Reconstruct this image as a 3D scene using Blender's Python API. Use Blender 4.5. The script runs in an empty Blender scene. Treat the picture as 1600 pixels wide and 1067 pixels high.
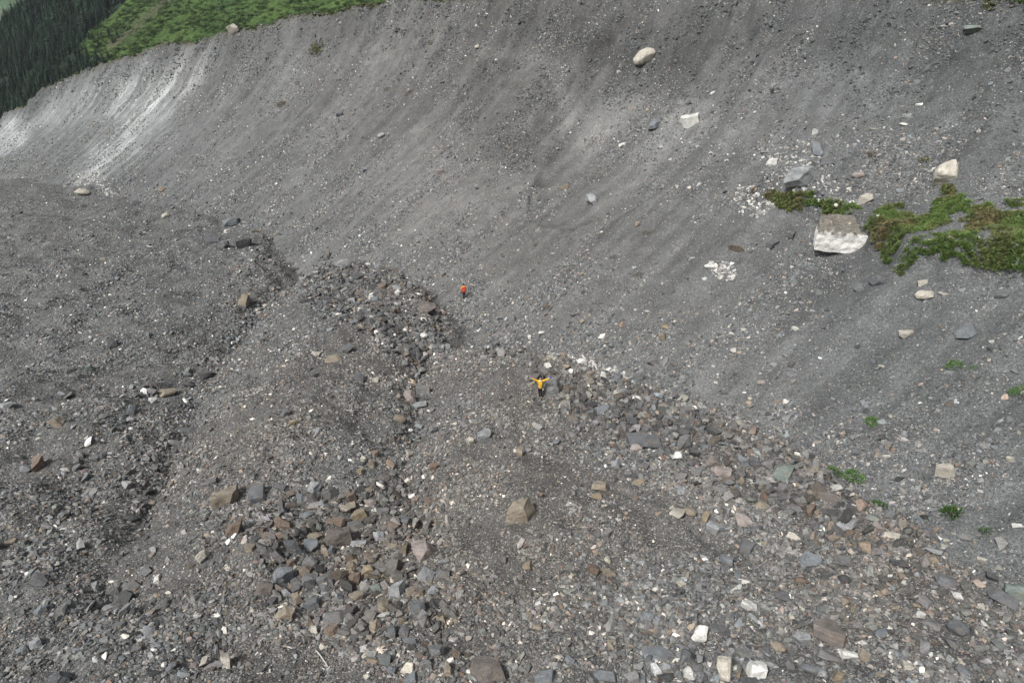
import bpy, bmesh, math, random
import numpy as np
from mathutils import Vector, Matrix, Euler, noise as mnoise

R = math.radians
scene = bpy.context.scene
COL = scene.collection
rng = np.random.default_rng(7)
random.seed(7)

# ------------------------------------------------------------------ camera
PITCH = R(27.0)
FPX = 1065.0                                  # focal length in photo pixels (1600 wide)
cam_d = bpy.data.cameras.new('camera')
cam = bpy.data.objects.new('camera', cam_d)
COL.objects.link(cam)
cam.location = (0, 0, 0)
cam.rotation_euler = (R(90) - PITCH, 0, 0)
cam_d.sensor_width = 36
cam_d.lens = 36 * FPX / 1600
cam_d.clip_start = 0.5
cam_d.clip_end = 9000
scene.camera = cam

# ------------------------------------------------------------------ sky, sun, exposure
SUN_EL, SUN_AZ = R(50), R(219)                # azimuth: compass-like, from +Y clockwise; light comes from behind-left
world = bpy.data.worlds.new('World')
scene.world = world
world.use_nodes = True
wn = world.node_tree
wn.nodes.clear()
w_out = wn.nodes.new('ShaderNodeOutputWorld')
w_bg = wn.nodes.new('ShaderNodeBackground')
w_sky = wn.nodes.new('ShaderNodeTexSky')
w_sky.sky_type = 'NISHITA'
w_sky.sun_disc = False
w_sky.sun_elevation = SUN_EL
w_sky.sun_rotation = SUN_AZ
w_sky.air_density = 1.0
w_sky.dust_density = 4.0
w_sky.ozone_density = 1.0
w_hs = wn.nodes.new('ShaderNodeHueSaturation')  # cloud cover: the dome is nearly neutral
w_hs.inputs['Saturation'].default_value = 0.22
wn.links.new(w_sky.outputs[0], w_hs.inputs['Color'])
wn.links.new(w_hs.outputs[0], w_bg.inputs['Color'])
w_bg.inputs['Strength'].default_value = 0.05
wn.links.new(w_bg.outputs[0], w_out.inputs['Surface'])

sun_d = bpy.data.lights.new('sun', 'SUN')
sun_d.energy = 1.5
sun_d.angle = R(11)
sun_d.color = (1.0, 0.985, 0.95)
sun = bpy.data.objects.new('sun', sun_d)
COL.objects.link(sun)
sdir = Vector((math.sin(SUN_AZ) * math.cos(SUN_EL), math.cos(SUN_AZ) * math.cos(SUN_EL), math.sin(SUN_EL)))
sun.rotation_euler = sdir.to_track_quat('Z', 'Y').to_euler()
sun.location = sdir * 60

vs = scene.view_settings
vs.view_transform = 'Standard'
vs.look = 'None'
vs.gamma = 1
vs.exposure = 1.18
scene.cycles.max_bounces = 4
scene.cycles.diffuse_bounces = 2
scene.cycles.glossy_bounces = 1
scene.cycles.transmission_bounces = 2
scene.cycles.volume_bounces = 0
scene.cycles.use_denoising = True

# ------------------------------------------------------------------ helpers: pixels and world
CP, SP = math.cos(PITCH), math.sin(PITCH)


def ray(u, v):
    X = (np.asarray(u, float) - 800.0) / FPX
    Y = (533.5 - np.asarray(v, float)) / FPX
    return X, CP + Y * SP, -SP + Y * CP       # per unit of camera depth


def at_z(u, v, z):
    x, y, dz = ray(u, v)
    t = z / dz
    return (float(x * t), float(y * t), float(z))


def to_px(x, y, z):
    d = y * CP - z * SP
    up = y * SP + z * CP
    return 800 + FPX * x / d, 533.5 - FPX * up / d, d


# ------------------------------------------------------------------ helpers: noise
_P = np.random.default_rng(3).permutation(4096)
_P = np.concatenate([_P, _P])
_GA = np.random.default_rng(4).uniform(0, 2 * np.pi, 4096)
_GX, _GY = np.cos(_GA), np.sin(_GA)


def perlin(x, y, seed=0):
    x = np.asarray(x, float) + seed * 17.31
    y = np.asarray(y, float) - seed * 9.77
    xi = np.floor(x).astype(int)
    yi = np.floor(y).astype(int)
    xf, yf = x - xi, y - yi
    u = xf * xf * xf * (xf * (xf * 6 - 15) + 10)
    v = yf * yf * yf * (yf * (yf * 6 - 15) + 10)

    def g(ix, iy, fx, fy):
        h = _P[_P[ix & 4095] + (iy & 4095)] & 4095
        return _GX[h] * fx + _GY[h] * fy
    n00 = g(xi, yi, xf, yf)
    n10 = g(xi + 1, yi, xf - 1, yf)
    n01 = g(xi, yi + 1, xf, yf - 1)
    n11 = g(xi + 1, yi + 1, xf - 1, yf - 1)
    a = n00 + u * (n10 - n00)
    b = n01 + u * (n11 - n01)
    return (a + v * (b - a)) * 1.5


def fbm(x, y, octaves=4, seed=0, gain=0.5):
    s, a = 0.0, 1.0
    for i in range(octaves):
        s = s + a * perlin(x * 2.03 ** i, y * 2.03 ** i, seed + i)
        a *= gain
    return s


def sstep(a, b, x):
    t = np.clip((x - a) / (b - a), 0, 1)
    return t * t * (3 - 2 * t)


def poly_dist(px, py, pts):
    """signed distance to an open polyline (positive on its right hand), arc index, for arrays."""
    px = np.asarray(px, float)
    py = np.asarray(py, float)
    best = np.full(px.shape, 1e18)
    sgn = np.ones(px.shape)
    arc = np.zeros(px.shape)
    for i in range(len(pts) - 1):
        ax, ay = pts[i][0], pts[i][1]
        bx, by = pts[i + 1][0], pts[i + 1][1]
        dx, dy = bx - ax, by - ay
        L2 = dx * dx + dy * dy
        t = np.clip(((px - ax) * dx + (py - ay) * dy) / L2, 0, 1)
        ex, ey = px - (ax + t * dx), py - (ay + t * dy)
        d2 = ex * ex + ey * ey
        m = d2 < best
        best = np.where(m, d2, best)
        cr = dx * (py - ay) - dy * (px - ax)
        sgn = np.where(m, np.where(cr < 0, 1.0, -1.0), sgn)
        arc = np.where(m, i + t, arc)
    return np.sqrt(best) * sgn, arc


def in_poly(px, py, poly):
    px = np.asarray(px, float)
    py = np.asarray(py, float)
    c = np.zeros(px.shape, bool)
    j = len(poly) - 1
    for i in range(len(poly)):
        xi, yi, xj, yj = poly[i][0], poly[i][1], poly[j][0], poly[j][1]
        if yi != yj:
            c ^= ((yi > py) != (yj > py)) & (px < (xj - xi) * (py - yi) / (yj - yi) + xi)
        j = i
    return c


def catmull(pts, n=6):
    pts = [np.array(p, float) for p in pts]
    out = []
    for i in range(len(pts) - 1):
        p0 = pts[max(i - 1, 0)]
        p1, p2 = pts[i], pts[i + 1]
        p3 = pts[min(i + 2, len(pts) - 1)]
        for k in range(n):
            t = k / n
            out.append(0.5 * ((2 * p1) + (-p0 + p2) * t + (2 * p0 - 5 * p1 + 4 * p2 - p3) * t * t + (-p0 + 3 * p1 - 3 * p2 + p3) * t ** 3))
    out.append(pts[-1])
    return out


# ------------------------------------------------------------------ terrain: the lines that shape it
# foot of the moraine slope (near right to far left), x y z
FOOT = catmull([(36, -12, -20.3), (27, 8, -21.6), (22, 20, -22.8), (17, 30, -24.4), (12, 39, -26.2), (4.5, 48, -28.2), (-5, 60, -30.6),
                (-15, 73, -32.6), (-28, 88, -34), (-43, 104, -35.2), (-67, 127, -37), (-92, 146, -39.5), (-140, 187, -44), (-190, 230, -50), (-265, 290, -58)])
CREST_XY = catmull([(78, -8), (61, 25), (46, 56), (33, 86), (14, 114), (-10, 138), (-31, 155), (-66, 177), (-100, 199), (-135, 221), (-167, 241), (-210, 270), (-290, 330)])
# the crest's skyline, used to find its height along the line
SKY = [(-250, 300), (-120, 235), (0, 186), (18, 172), (42, 166), (58, 146), (72, 137), (98, 122), (128, 112), (150, 104), (176, 95), (205, 88), (232, 77), (262, 68), (300, 66), (330, 60),
       (352, 50), (366, 44), (400, 40), (440, 33), (462, 22), (490, 20), (515, 21), (540, 14), (560, 10), (585, 4), (605, -1), (640, -6), (670, -3), (705, -4), (760, -9), (850, -12), (1000, -14), (1200, -16), (1400, -13),
       (1520, -5), (1560, 2), (1600, 8), (1700, 12), (2000, 0)]
_su = np.array([p[0] for p in SKY], float)
_sv = np.array([p[1] for p in SKY], float)
CREST = []
for p in CREST_XY:
    if p[1] < 30:
        CREST.append((p[0], p[1], 0.0))
        continue
    z = -5.0
    for _ in range(30):
        u, v, d = to_px(p[0], p[1], z)
        v_want = np.interp(u, _su, _sv)
        z += (v - v_want) * d / FPX * 0.8
    CREST.append((p[0], p[1], float(z)))
for i, c in enumerate(CREST):
    if c[1] < 30:
        CREST[i] = (c[0], c[1], 0.4)
FOOT_Z = np.array([p[2] for p in FOOT])
CREST_Z = np.array([p[2] for p in CREST])

# edge of the rubble mounds against the slope's foot: pixel + height
EDGE = [(40, -12, 0), (28, 6, 0)] + [at_z(*q) for q in [
    (1600, 945, -21.6), (1500, 900, -22.0), (1400, 850, -22.3), (1320, 790, -22.9), (1250, 735, -23.5), (1160, 690, -24.1), (1060, 645, -24.7), (960, 610, -25.1), (880, 585, -25.5), (800, 555, -26.3), (735, 540, -27.0), (690, 545, -28.2),
    (662, 545, -29.0), (664, 525, -29.0), (684, 496, -28.4), (665, 470, -28.6), (625, 440, -29.0), (580, 412, -29.3), (530, 408, -29.6), (490, 425, -30.0), (450, 455, -30.6), (405, 492, -31.2), (380, 482, -31.2), (392, 440, -32.0),
    (408, 378, -33.6), (392, 360, -34.2), (330, 340, -34.8), (250, 322, -35.8), (170, 306, -37.2), (100, 280, -39.3), (0, 256, -43.0)]] + [(-210, 240, -52), (-300, 320, -60)]
EDGE_POLY = [(p[0], p[1]) for p in EDGE] + [(-300, 900), (900, 900), (900, -12)]

GP = [at_z(*q) for q in [
    (0, 1067, -22.4), (400, 1067, -22.1), (800, 1067, -21.6), (1200, 1067, -21.0), (1600, 1067, -21.0),
    (860, 620, -25.0), (740, 570, -26.4), (1060, 665, -24.4), (1250, 750, -23.1), (1400, 860, -22.1), (1600, 950, -21.5),
    (1150, 800, -22.6), (1000, 780, -22.9), (850, 820, -22.6), (720, 720, -25.0), (760, 640, -25.4), (900, 950, -22.0), (1300, 950, -21.7), (760, 930, -22.6),
    (650, 575, -28.3), (652, 640, -27.1), (640, 700, -26.2), (640, 780, -25.0), (680, 860, -24.0), (560, 880, -24.3), (480, 930, -23.8), (600, 980, -23.0), (540, 830, -25.0),
    (560, 420, -29.2), (640, 460, -28.6), (670, 490, -28.4), (600, 540, -27.0), (520, 560, -26.3), (450, 640, -25.2), (380, 740, -24.4), (480, 480, -28.3), (420, 540, -27.4), (560, 640, -25.9), (540, 730, -25.0), (420, 860, -23.7), (330, 960, -22.7), (330, 830, -23.8),
    (400, 486, -31.4), (335, 575, -29.0), (275, 685, -27.0), (205, 805, -25.0), (165, 905, -23.8), (360, 530, -30.2),
    (395, 370, -33.8), (320, 400, -32.6), (250, 335, -35.2), (100, 295, -38.6), (200, 420, -31.9), (280, 500, -29.8), (200, 560, -28.2), (100, 520, -29.6), (90, 650, -26.4), (170, 680, -26.2), (60, 760, -24.8), (0, 400, -34.6),
    (0, 520, -30.4), (0, 600, -28.0), (0, 720, -25.8), (0, 830, -24.2), (80, 900, -23.3), (120, 350, -35.6), (0, 290, -40.5), (60, 330, -37.2), (200, 370, -34.2)]]
GP += [(-30, 4, -21.4), (-60, 10, -24), (0, 0, -20.6), (22, 0, -19.8), (40, -10, -19), (-90, 60, -34), (-130, 130, -42), (-180, 190, -48), (-60, 40, -29), (30, 40, -28), (0, 80, -34), (-30, 110, -37), (-100, 175, -45), (60, 20, -22), (-260, 280, -60)]
_gx = np.array([p[0] for p in GP])
_gy = np.array([p[1] for p in GP])
_gz = np.array([p[2] for p in GP])


def _tps(r2):
    return 0.5 * r2 * np.log(r2 + 1e-9)


_n = len(GP)
_A = np.zeros((_n + 3, _n + 3))
_A[:_n, :_n] = _tps((_gx[:, None] - _gx) ** 2 + (_gy[:, None] - _gy) ** 2) + np.eye(_n) * 2.0
_A[:_n, _n] = 1
_A[:_n, _n + 1] = _gx
_A[:_n, _n + 2] = _gy
_A[_n:, :_n] = _A[:_n, _n:].T
_W = np.linalg.solve(_A, np.concatenate([_gz, np.zeros(3)]))


def rubble_base(x, y):
    s = _W[_n] + _W[_n + 1] * x + _W[_n + 2] * y
    for i in range(_n):
        s = s + _W[i] * _tps((x - _gx[i]) ** 2 + (y - _gy[i]) ** 2)
    return s


LIP = None
BOWL = []
GULLY = []
SCARS = []
# smooth fields tabulated once on a 1 m grid
_x0, _y0, _nx, _ny = -306, -16, 396, 356
_FX, _FY = np.meshgrid(np.arange(_nx) + _x0, np.arange(_ny) + _y0)
_f_db, _f_ab = poly_dist(_FX, _FY, FOOT)
_f_dc, _f_ac = poly_dist(_FX, _FY, CREST)
_cum = np.concatenate([[0], np.cumsum([math.hypot(b[0] - a[0], b[1] - a[1]) for a, b in zip(FOOT, FOOT[1:])])])
_f_am = np.interp(_f_ab, np.arange(len(_cum)), _cum)
_f_zr = rubble_base(_FX.astype(float), _FY.astype(float))
FIELDS = np.stack([_f_db, _f_ab, _f_dc, _f_ac, _f_zr, _f_am], -1)


def fields(x, y):
    gx = np.clip(x - _x0, 0, _nx - 1.001)
    gy = np.clip(y - _y0, 0, _ny - 1.001)
    ix, iy = gx.astype(int), gy.astype(int)
    fx, fy = (gx - ix)[..., None], (gy - iy)[..., None]
    v = (FIELDS[iy, ix] * (1 - fx) + FIELDS[iy, ix + 1] * fx) * (1 - fy) + (FIELDS[iy + 1, ix] * (1 - fx) + FIELDS[iy + 1, ix + 1] * fx) * fy
    return [v[..., i] for i in range(6)]


def wall_base(x, y):
    db, ab, dc, ac, zr, am = fields(x, y)
    dc = dc + 0.9 * fbm(x * 0.16, y * 0.16, 3, 21) + 0.5 * fbm(x * 0.6, y * 0.6, 2, 27)
    zb = np.interp(ab, np.arange(len(FOOT_Z)), FOOT_Z)
    zc = np.interp(ac, np.arange(len(CREST_Z)), CREST_Z)
    ins = np.maximum(-dc, 0)
    f = np.clip(db / np.maximum(db + ins, 0.5), 0, 1)
    g = 0.74 * f + 0.26 * f ** 4.5
    z = zb + (zc - zb) * g
    z = np.where(db < 0, zb + 0.5 * db, z)
    z = np.where((dc > 0) & (db > 0), zc - 0.45 * np.maximum(dc - 0.8, 0), z)
    return z, db, dc, f, am, zr


def terrain(x, y, detail=True):
    """height, zone (0 rubble .. 1 slope) and slope coordinates"""
    x = np.asarray(x, float)
    y = np.asarray(y, float)
    zw, db, dc, f, ab, zr = wall_base(x, y)
    de, ae = poly_dist(x, y, EDGE)
    de = np.where(in_poly(x, y, EDGE_POLY), 1.0, -1.0) * np.abs(de)
    de = de + 1.0 * fbm(x * 0.30, y * 0.30, 4, 31, 0.6)
    inner = np.exp(-np.maximum(-de, 0) / 2.2)
    soft = sstep(26.5, 29.5, ae)                # the far left mound merges into the slope
    zr = zr + (0.35 + 0.75 * sstep(3, 5, ae) * sstep(13, 11, ae)) * inner * (1 - soft) - np.maximum(de + 0.2, 0) * (0.75 - 0.3 * soft - 0.22 * sstep(12, 14, ae))
    for gl, dep, wid in GULLY:
        dg, ag = poly_dist(x, y, gl)
        wd = np.where(dg > 0, wid * 0.75, wid * 1.25)      # one bank steeper
        m = np.exp(-(np.abs(dg) / wd) ** 1.3)
        zr = zr - dep * m * sstep(0, 0.8, ag) * sstep(len(gl) - 1.0, len(gl) - 2.2, ag) * (0.8 + 0.4 * perlin(x * .3, y * .3, 64))
    # relief of the slope
    if LIP is not None:
        dl, al = poly_dist(x, y, LIP)
        endm = sstep(0.0, 1.4, al) * sstep(len(LIP) - 1.0, len(LIP) - 1.4, al)
        dl = dl + 0.5 * fbm(x * 0.5, y * 0.5, 2, 44)
        up = np.where(dl > 0, np.exp(-np.maximum(dl, 0) / 4.5), sstep(-0.9, 0.0, dl))
        zw = zw + 2.3 * up * endm
    for (bx, by, r, dep, kx, ky) in BOWL:
        qx, qy = (x - bx), (y - by)
        a = (qx * kx + qy * ky) / r
        b = (-qx * ky + qy * kx) / (r * 0.75)
        m = np.clip(1 - (a * a + b * b), 0, 1)
        zw = zw - dep * m ** 0.6 * (m > 0)
    if detail:
        wob = ab + 1.2 * perlin(x * .12, y * .12, 3)
        run = perlin(wob * 0.16, db * 0.035, 51) * 0.55 + perlin(wob * 0.45, db * 0.06, 52) * 0.30 + perlin(wob * 1.3, db * 0.13, 57) * 0.13 + perlin(ab * 3.1, db * 0.3, 58) * 0.05
        run = run * np.clip(0.75 + 0.9 * fbm(x * .06, y * .06, 2, 59), 0.2, 1.5)
        zw = zw + run * sstep(0, 8, db) * (1 - 0.6 * (dc > 0))
        zw = zw + 0.40 * fbm(x * 0.10, y * 0.10, 2, 53) * sstep(0, 10, db)
        rill = np.clip(1 - 3.2 * np.abs(perlin(wob * 0.30, db * 0.02, 65)), 0, 1) ** 2 * 0.20 + np.clip(1 - 3.5 * np.abs(perlin(wob * 0.85, db * 0.05, 66)), 0, 1) ** 2 * 0.13
        zw = zw - rill * sstep(1, 8, db) * np.clip(0.35 + 1.2 * fbm(x * .05 + 9, y * .05, 2, 67), 0, 1.2)
        for gl, dep, wid in SCARS:
            dg, ag = poly_dist(x, y, gl)
            m = np.where(dg > 0, np.exp(-np.abs(dg) / (wid * 2.2)), np.exp(-(np.abs(dg) / wid) ** 1.5))
            zw = zw - dep * m * sstep(0, 1.0, ag) * sstep(len(gl) - 1.0, len(gl) - 2.0, ag)
        cl = sstep(0.70, 0.95, f) * (dc < 0.5) * (0.75 + 0.5 * sstep(-40, 20, x))
        cn = fbm(x * 0.75, y * 0.75, 3, 54)
        zw = zw + cl * (0.42 * cn + 0.75 * np.abs(fbm(x * 0.30, y * 0.30, 3, 55)))
        zw = zw + 0.05 * fbm(x * 1.3, y * 1.3, 3, 56, 0.6)
        lump = 1 + 0.9 * sstep(-15, -45, x)
        zr = zr + 0.58 * lump * fbm(x * 0.11, y * 0.11, 3, 61) + 0.25 * (lump - 1) * np.abs(fbm(x * 0.25, y * 0.16, 3, 68)) + 0.24 * fbm(x * 0.5, y * 0.5, 3, 62, 0.55) + 0.05 * fbm(x * 2.2, y * 2.2, 2, 63)
    k = 0.5
    h = np.clip(0.5 + 0.5 * (zw - zr) / k, 0, 1)
    z = zr * (1 - h) + zw * h + k * h * (1 - h)
    return z, h, db, dc, f, ab


ZG = None                                     # set once the sheet exists: (xs, ys, heights)


def ground(x, y, detail=True):
    if ZG is None:
        return terrain(x, y, detail)[0]
    gx, gy, gz = ZG
    i = np.clip(np.searchsorted(gx, x) - 1, 0, len(gx) - 2)
    j = np.clip(np.searchsorted(gy, y) - 1, 0, len(gy) - 2)
    fx = np.clip((x - gx[i]) / (gx[i + 1] - gx[i]), 0, 1)
    fy = np.clip((y - gy[j]) / (gy[j + 1] - gy[j]), 0, 1)
    return (gz[j, i] * (1 - fx) + gz[j, i + 1] * fx) * (1 - fy) + (gz[j + 1, i] * (1 - fx) + gz[j + 1, i + 1] * fx) * fy


def cast(us, vs_, detail=True, t0=14.0, t1=330.0):
    """march pixel rays down to the terrain; returns x y z depth hit"""
    us = np.atleast_1d(np.asarray(us, float))
    vs_ = np.atleast_1d(np.asarray(vs_, float))
    dx, dy, dz = ray(us, vs_)
    step = 1.03 if ZG is None else 1.006
    t = np.full(us.shape, t0)
    prev = t.copy()
    hit = np.zeros(us.shape, bool)
    res = t.copy()
    while not hit.all() and t.max() < t1:
        z = ground(dx * t, dy * t, detail)
        below = (dz * t < z) & ~hit
        if below.any():
            a, b = prev[below], t[below]
            for _ in range(10):
                m = (a + b) / 2
                un = dz[below] * m < ground(dx[below] * m, dy[below] * m, detail)
                b = np.where(un, m, b)
                a = np.where(un, a, m)
            res[below] = b
        hit |= below
        prev = t.copy()
        t = t * step
    return dx * res, dy * res, dz * res, res, hit


# gullies between and across the rubble mounds
GULLY_PX = [([(668, 530), (656, 575), (650, 620), (648, 660), (638, 705), (640, 760), (655, 815), (690, 860)], 1.0, 1.3), ([(402, 470), (395, 495), (360, 532), (332, 574), (300, 628), (275, 682), (238, 745), (207, 803), (178, 862), (160, 930), (150, 1000)], 1.15, 1.5),
            ([(330, 560), (262, 606), (205, 645), (160, 700), (105, 770), (70, 850)], 0.55, 1.1), ([(250, 395), (170, 440), (90, 470), (0, 520)], 0.8, 2.5), ([(200, 330), (120, 345), (0, 370)], 0.9, 3.0), ([(320, 900), (250, 960), (200, 1060)], 0.5, 1.0),
            ([(900, 700), (960, 760), (1080, 800), (1150, 850), (1250, 900), (1330, 960)], 0.45, 1.4), ([(740, 900), (720, 980), (700, 1090)], 0.4, 1.2)]
_gu = cast([p[0] for g in GULLY_PX for p in g[0]], [p[1] for g in GULLY_PX for p in g[0]], False)
_k = 0
_gl = []
for g, dep, wid in GULLY_PX:
    _gl.append(([(_gu[0][_k + i], _gu[1][_k + i]) for i in range(len(g))], dep, wid))
    _k += len(g)
# the grassy bench on the slope: its lip, found on the plain slope
_lx, _ly, _lz, _lt, _ = cast([1760, 1660, 1560, 1480, 1415, 1370, 1310, 1265, 1215, 1178], [470, 440, 430, 425, 418, 392, 352, 330, 318, 296], False)
LIP = [(a, b) for a, b in zip(_lx, _ly)]
_bx, _by, _bz, _bt, _ = cast([1000, 1010, 1500], [200, 118, 130], False)
BOWL = [(_bx[0], _by[0], 16.0, 2.6, 0.6, 0.8), (_bx[1], _by[1], 6.0, 1.0, -0.7, 0.7)]
BULGE = cast([805], [170], False)
GULLY = _gl
_sc = [([(745, 82), (800, 88), (845, 105), (872, 138), (884, 180), (880, 225), (862, 262), (838, 300)], 0.85, 1.5), ([(1105, 150), (1060, 215), (1010, 285), (950, 345)], 0.35, 0.6), ([(985, 175), (945, 240), (905, 320)], 0.3, 0.5),
       ([(560, 150), (500, 225), (430, 320)], 0.4, 0.7), ([(470, 145), (420, 205), (380, 270)], 0.35, 0.8), ([(1290, 70), (1230, 150), (1170, 220)], 0.4, 0.8), ([(245, 95), (205, 160), (150, 230)], 0.5, 1.0), ([(355, 70), (300, 140), (235, 215)], 0.6, 1.2)]
_fl = [p for g in _sc for p in g[0]]
_gu = cast([p[0] for p in _fl], [p[1] for p in _fl], False)
_k = 0
for g, dep, wid in _sc:
    SCARS.append(([(_gu[0][_k + i], _gu[1][_k + i]) for i in range(len(g))][::-1], dep, wid))
    _k += len(g)
BOWL.append((BULGE[0][0], BULGE[1][0], 11.0, -2.4, 0.7, 0.7))


# ------------------------------------------------------------------ helpers: objects and materials
def tag(o, label=None, cat=None, group=None, kind=None):
    if label:
        o['label'] = label
    if cat:
        o['category'] = cat
    if group:
        o['group'] = group
    if kind:
        o['kind'] = kind
    return o


def link(name, mesh, mat=None, parent=None, loc=None):
    o = bpy.data.objects.new(name, mesh)
    COL.objects.link(o)
    if mat is not None and mesh is not None:
        mesh.materials.append(mat)
    if parent is not None:
        o.parent = parent
    if loc is not None:
        o.location = loc
    return o


def np_mesh(name, V, F, smooth=True):
    me = bpy.data.meshes.new(name)
    V = np.asarray(V, np.float32)
    F = np.asarray(F, np.int32)
    k = F.shape[1]
    me.vertices.add(len(V))
    me.vertices.foreach_set('co', V.ravel())
    me.loops.add(F.size)
    me.loops.foreach_set('vertex_index', F.ravel())
    me.polygons.add(len(F))
    me.polygons.foreach_set('loop_start', np.arange(0, F.size, k, dtype=np.int32))
    me.polygons.foreach_set('use_smooth', np.full(len(F), smooth))
    me.update(calc_edges=True)
    return me


def set_col(me, name, C):
    a = me.attributes.new(name, 'FLOAT_COLOR', 'POINT')
    C = np.asarray(C, np.float32)
    if C.shape[1] == 3:
        C = np.concatenate([C, np.ones((len(C), 1), np.float32)], 1)
    a.data.foreach_set('color', C.ravel())


class NT:
    def __init__(self, name):
        self.m = bpy.data.materials.new(name)
        self.m.use_nodes = True
        self.t = self.m.node_tree
        self.t.nodes.clear()
        self.out = self.n('ShaderNodeOutputMaterial')
        self.b = self.n('ShaderNodeBsdfPrincipled')
        self.b.inputs['Roughness'].default_value = 0.9
        self.b.inputs['Specular IOR Level'].default_value = 0.25
        self.l(self.b.outputs[0], self.out.inputs['Surface'])

    def n(self, ty, **kw):
        nd = self.t.nodes.new(ty)
        for k, v in kw.items():
            setattr(nd, k, v)
        return nd

    def l(self, a, b):
        self.t.links.new(a, b)

    def noise(self, vec, scale, detail=3, rough=0.55):
        nd = self.n('ShaderNodeTexNoise')
        nd.inputs['Scale'].default_value = scale
        nd.inputs['Detail'].default_value = detail
        nd.inputs['Roughness'].default_value = rough
        self.l(vec, nd.inputs['Vector'])
        return nd.outputs['Fac']

    def ramp(self, fac, stops):
        nd = self.n('ShaderNodeValToRGB')
        el = nd.color_ramp.elements
        while len(el) < len(stops):
            el.new(0.5)
        for e, (p, c) in zip(el, stops):
            e.position = p
            e.color = (c, c, c, 1) if not isinstance(c, (tuple, list)) else (*c, 1)
        self.l(fac, nd.inputs['Fac'])
        return nd.outputs['Color']

    def mix(self, mode, fac, a, b):
        nd = self.n('ShaderNodeMix', data_type='RGBA', blend_type=mode)
        for i, val in ((0, fac), (6, a), (7, b)):
            sock = nd.inputs[i]
            if isinstance(val, (int, float)):
                sock.default_value = val if i == 0 else (val, val, val, 1)
            elif isinstance(val, (tuple, list)):
                sock.default_value = (*val, 1)
            else:
                self.l(val, sock)
        return nd.outputs[2]

    def bump(self, height, strength, dist):
        nd = self.n('ShaderNodeBump')
        nd.inputs['Strength'].default_value = strength
        nd.inputs['Distance'].default_value = dist
        self.l(height, nd.inputs['Height'])
        self.l(nd.outputs[0], self.b.inputs['Normal'])
        return nd


def mat_ground(name, pebble, speck):
    """stony till: colour attribute times grain, with pebble cells"""
    k = NT(name)
    at = k.n('ShaderNodeAttribute', attribute_name='tint')
    tc = k.n('ShaderNodeNewGeometry').outputs['Position']
    n1 = k.noise(tc, 0.55, 3, 0.6)
    n2 = k.noise(tc, 7.0, 2, 0.65)
    c = k.mix('MULTIPLY', 1.0, at.outputs['Color'], k.ramp(n1, [(0.3, 0.80), (0.7, 1.18)]))
    c = k.mix('MULTIPLY', 1.0, c, k.ramp(n2, [(0.28, 0.62), (0.72, 1.35)]))
    vo = k.n('ShaderNodeTexVoronoi')
    vo.inputs['Scale'].default_value = pebble
    k.l(tc, vo.inputs['Vector'])
    sep = k.n('ShaderNodeSeparateColor')
    k.l(vo.outputs['Color'], sep.inputs[0])
    near = k.ramp(vo.outputs['Distance'], [(0.30, 1.0), (0.42, 0.0)])
    pick = k.ramp(sep.outputs[0], [(speck, 0.0), (speck + 0.03, 1.0)])
    stone = k.mix('MIX', sep.outputs[1], (0.10, 0.10, 0.105), (0.42, 0.39, 0.35))
    c = k.mix('MIX', k.mix('MULTIPLY', 1.0, near, pick), c, stone)
    vo2 = k.n('ShaderNodeTexVoronoi')
    vo2.inputs['Scale'].default_value = pebble * 2.3
    k.l(tc, vo2.inputs['Vector'])
    c = k.mix('MULTIPLY', 0.8, c, k.ramp(vo2.outputs['Color'], [(0.1, 0.62), (0.9, 1.4)]))
    k.l(c, k.b.inputs['Base Color'])
    k.bump(k.ramp(vo2.outputs['Distance'], [(0.0, 1.0), (0.6, 0.0)]), 0.8, 0.05)
    return k.m


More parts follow.
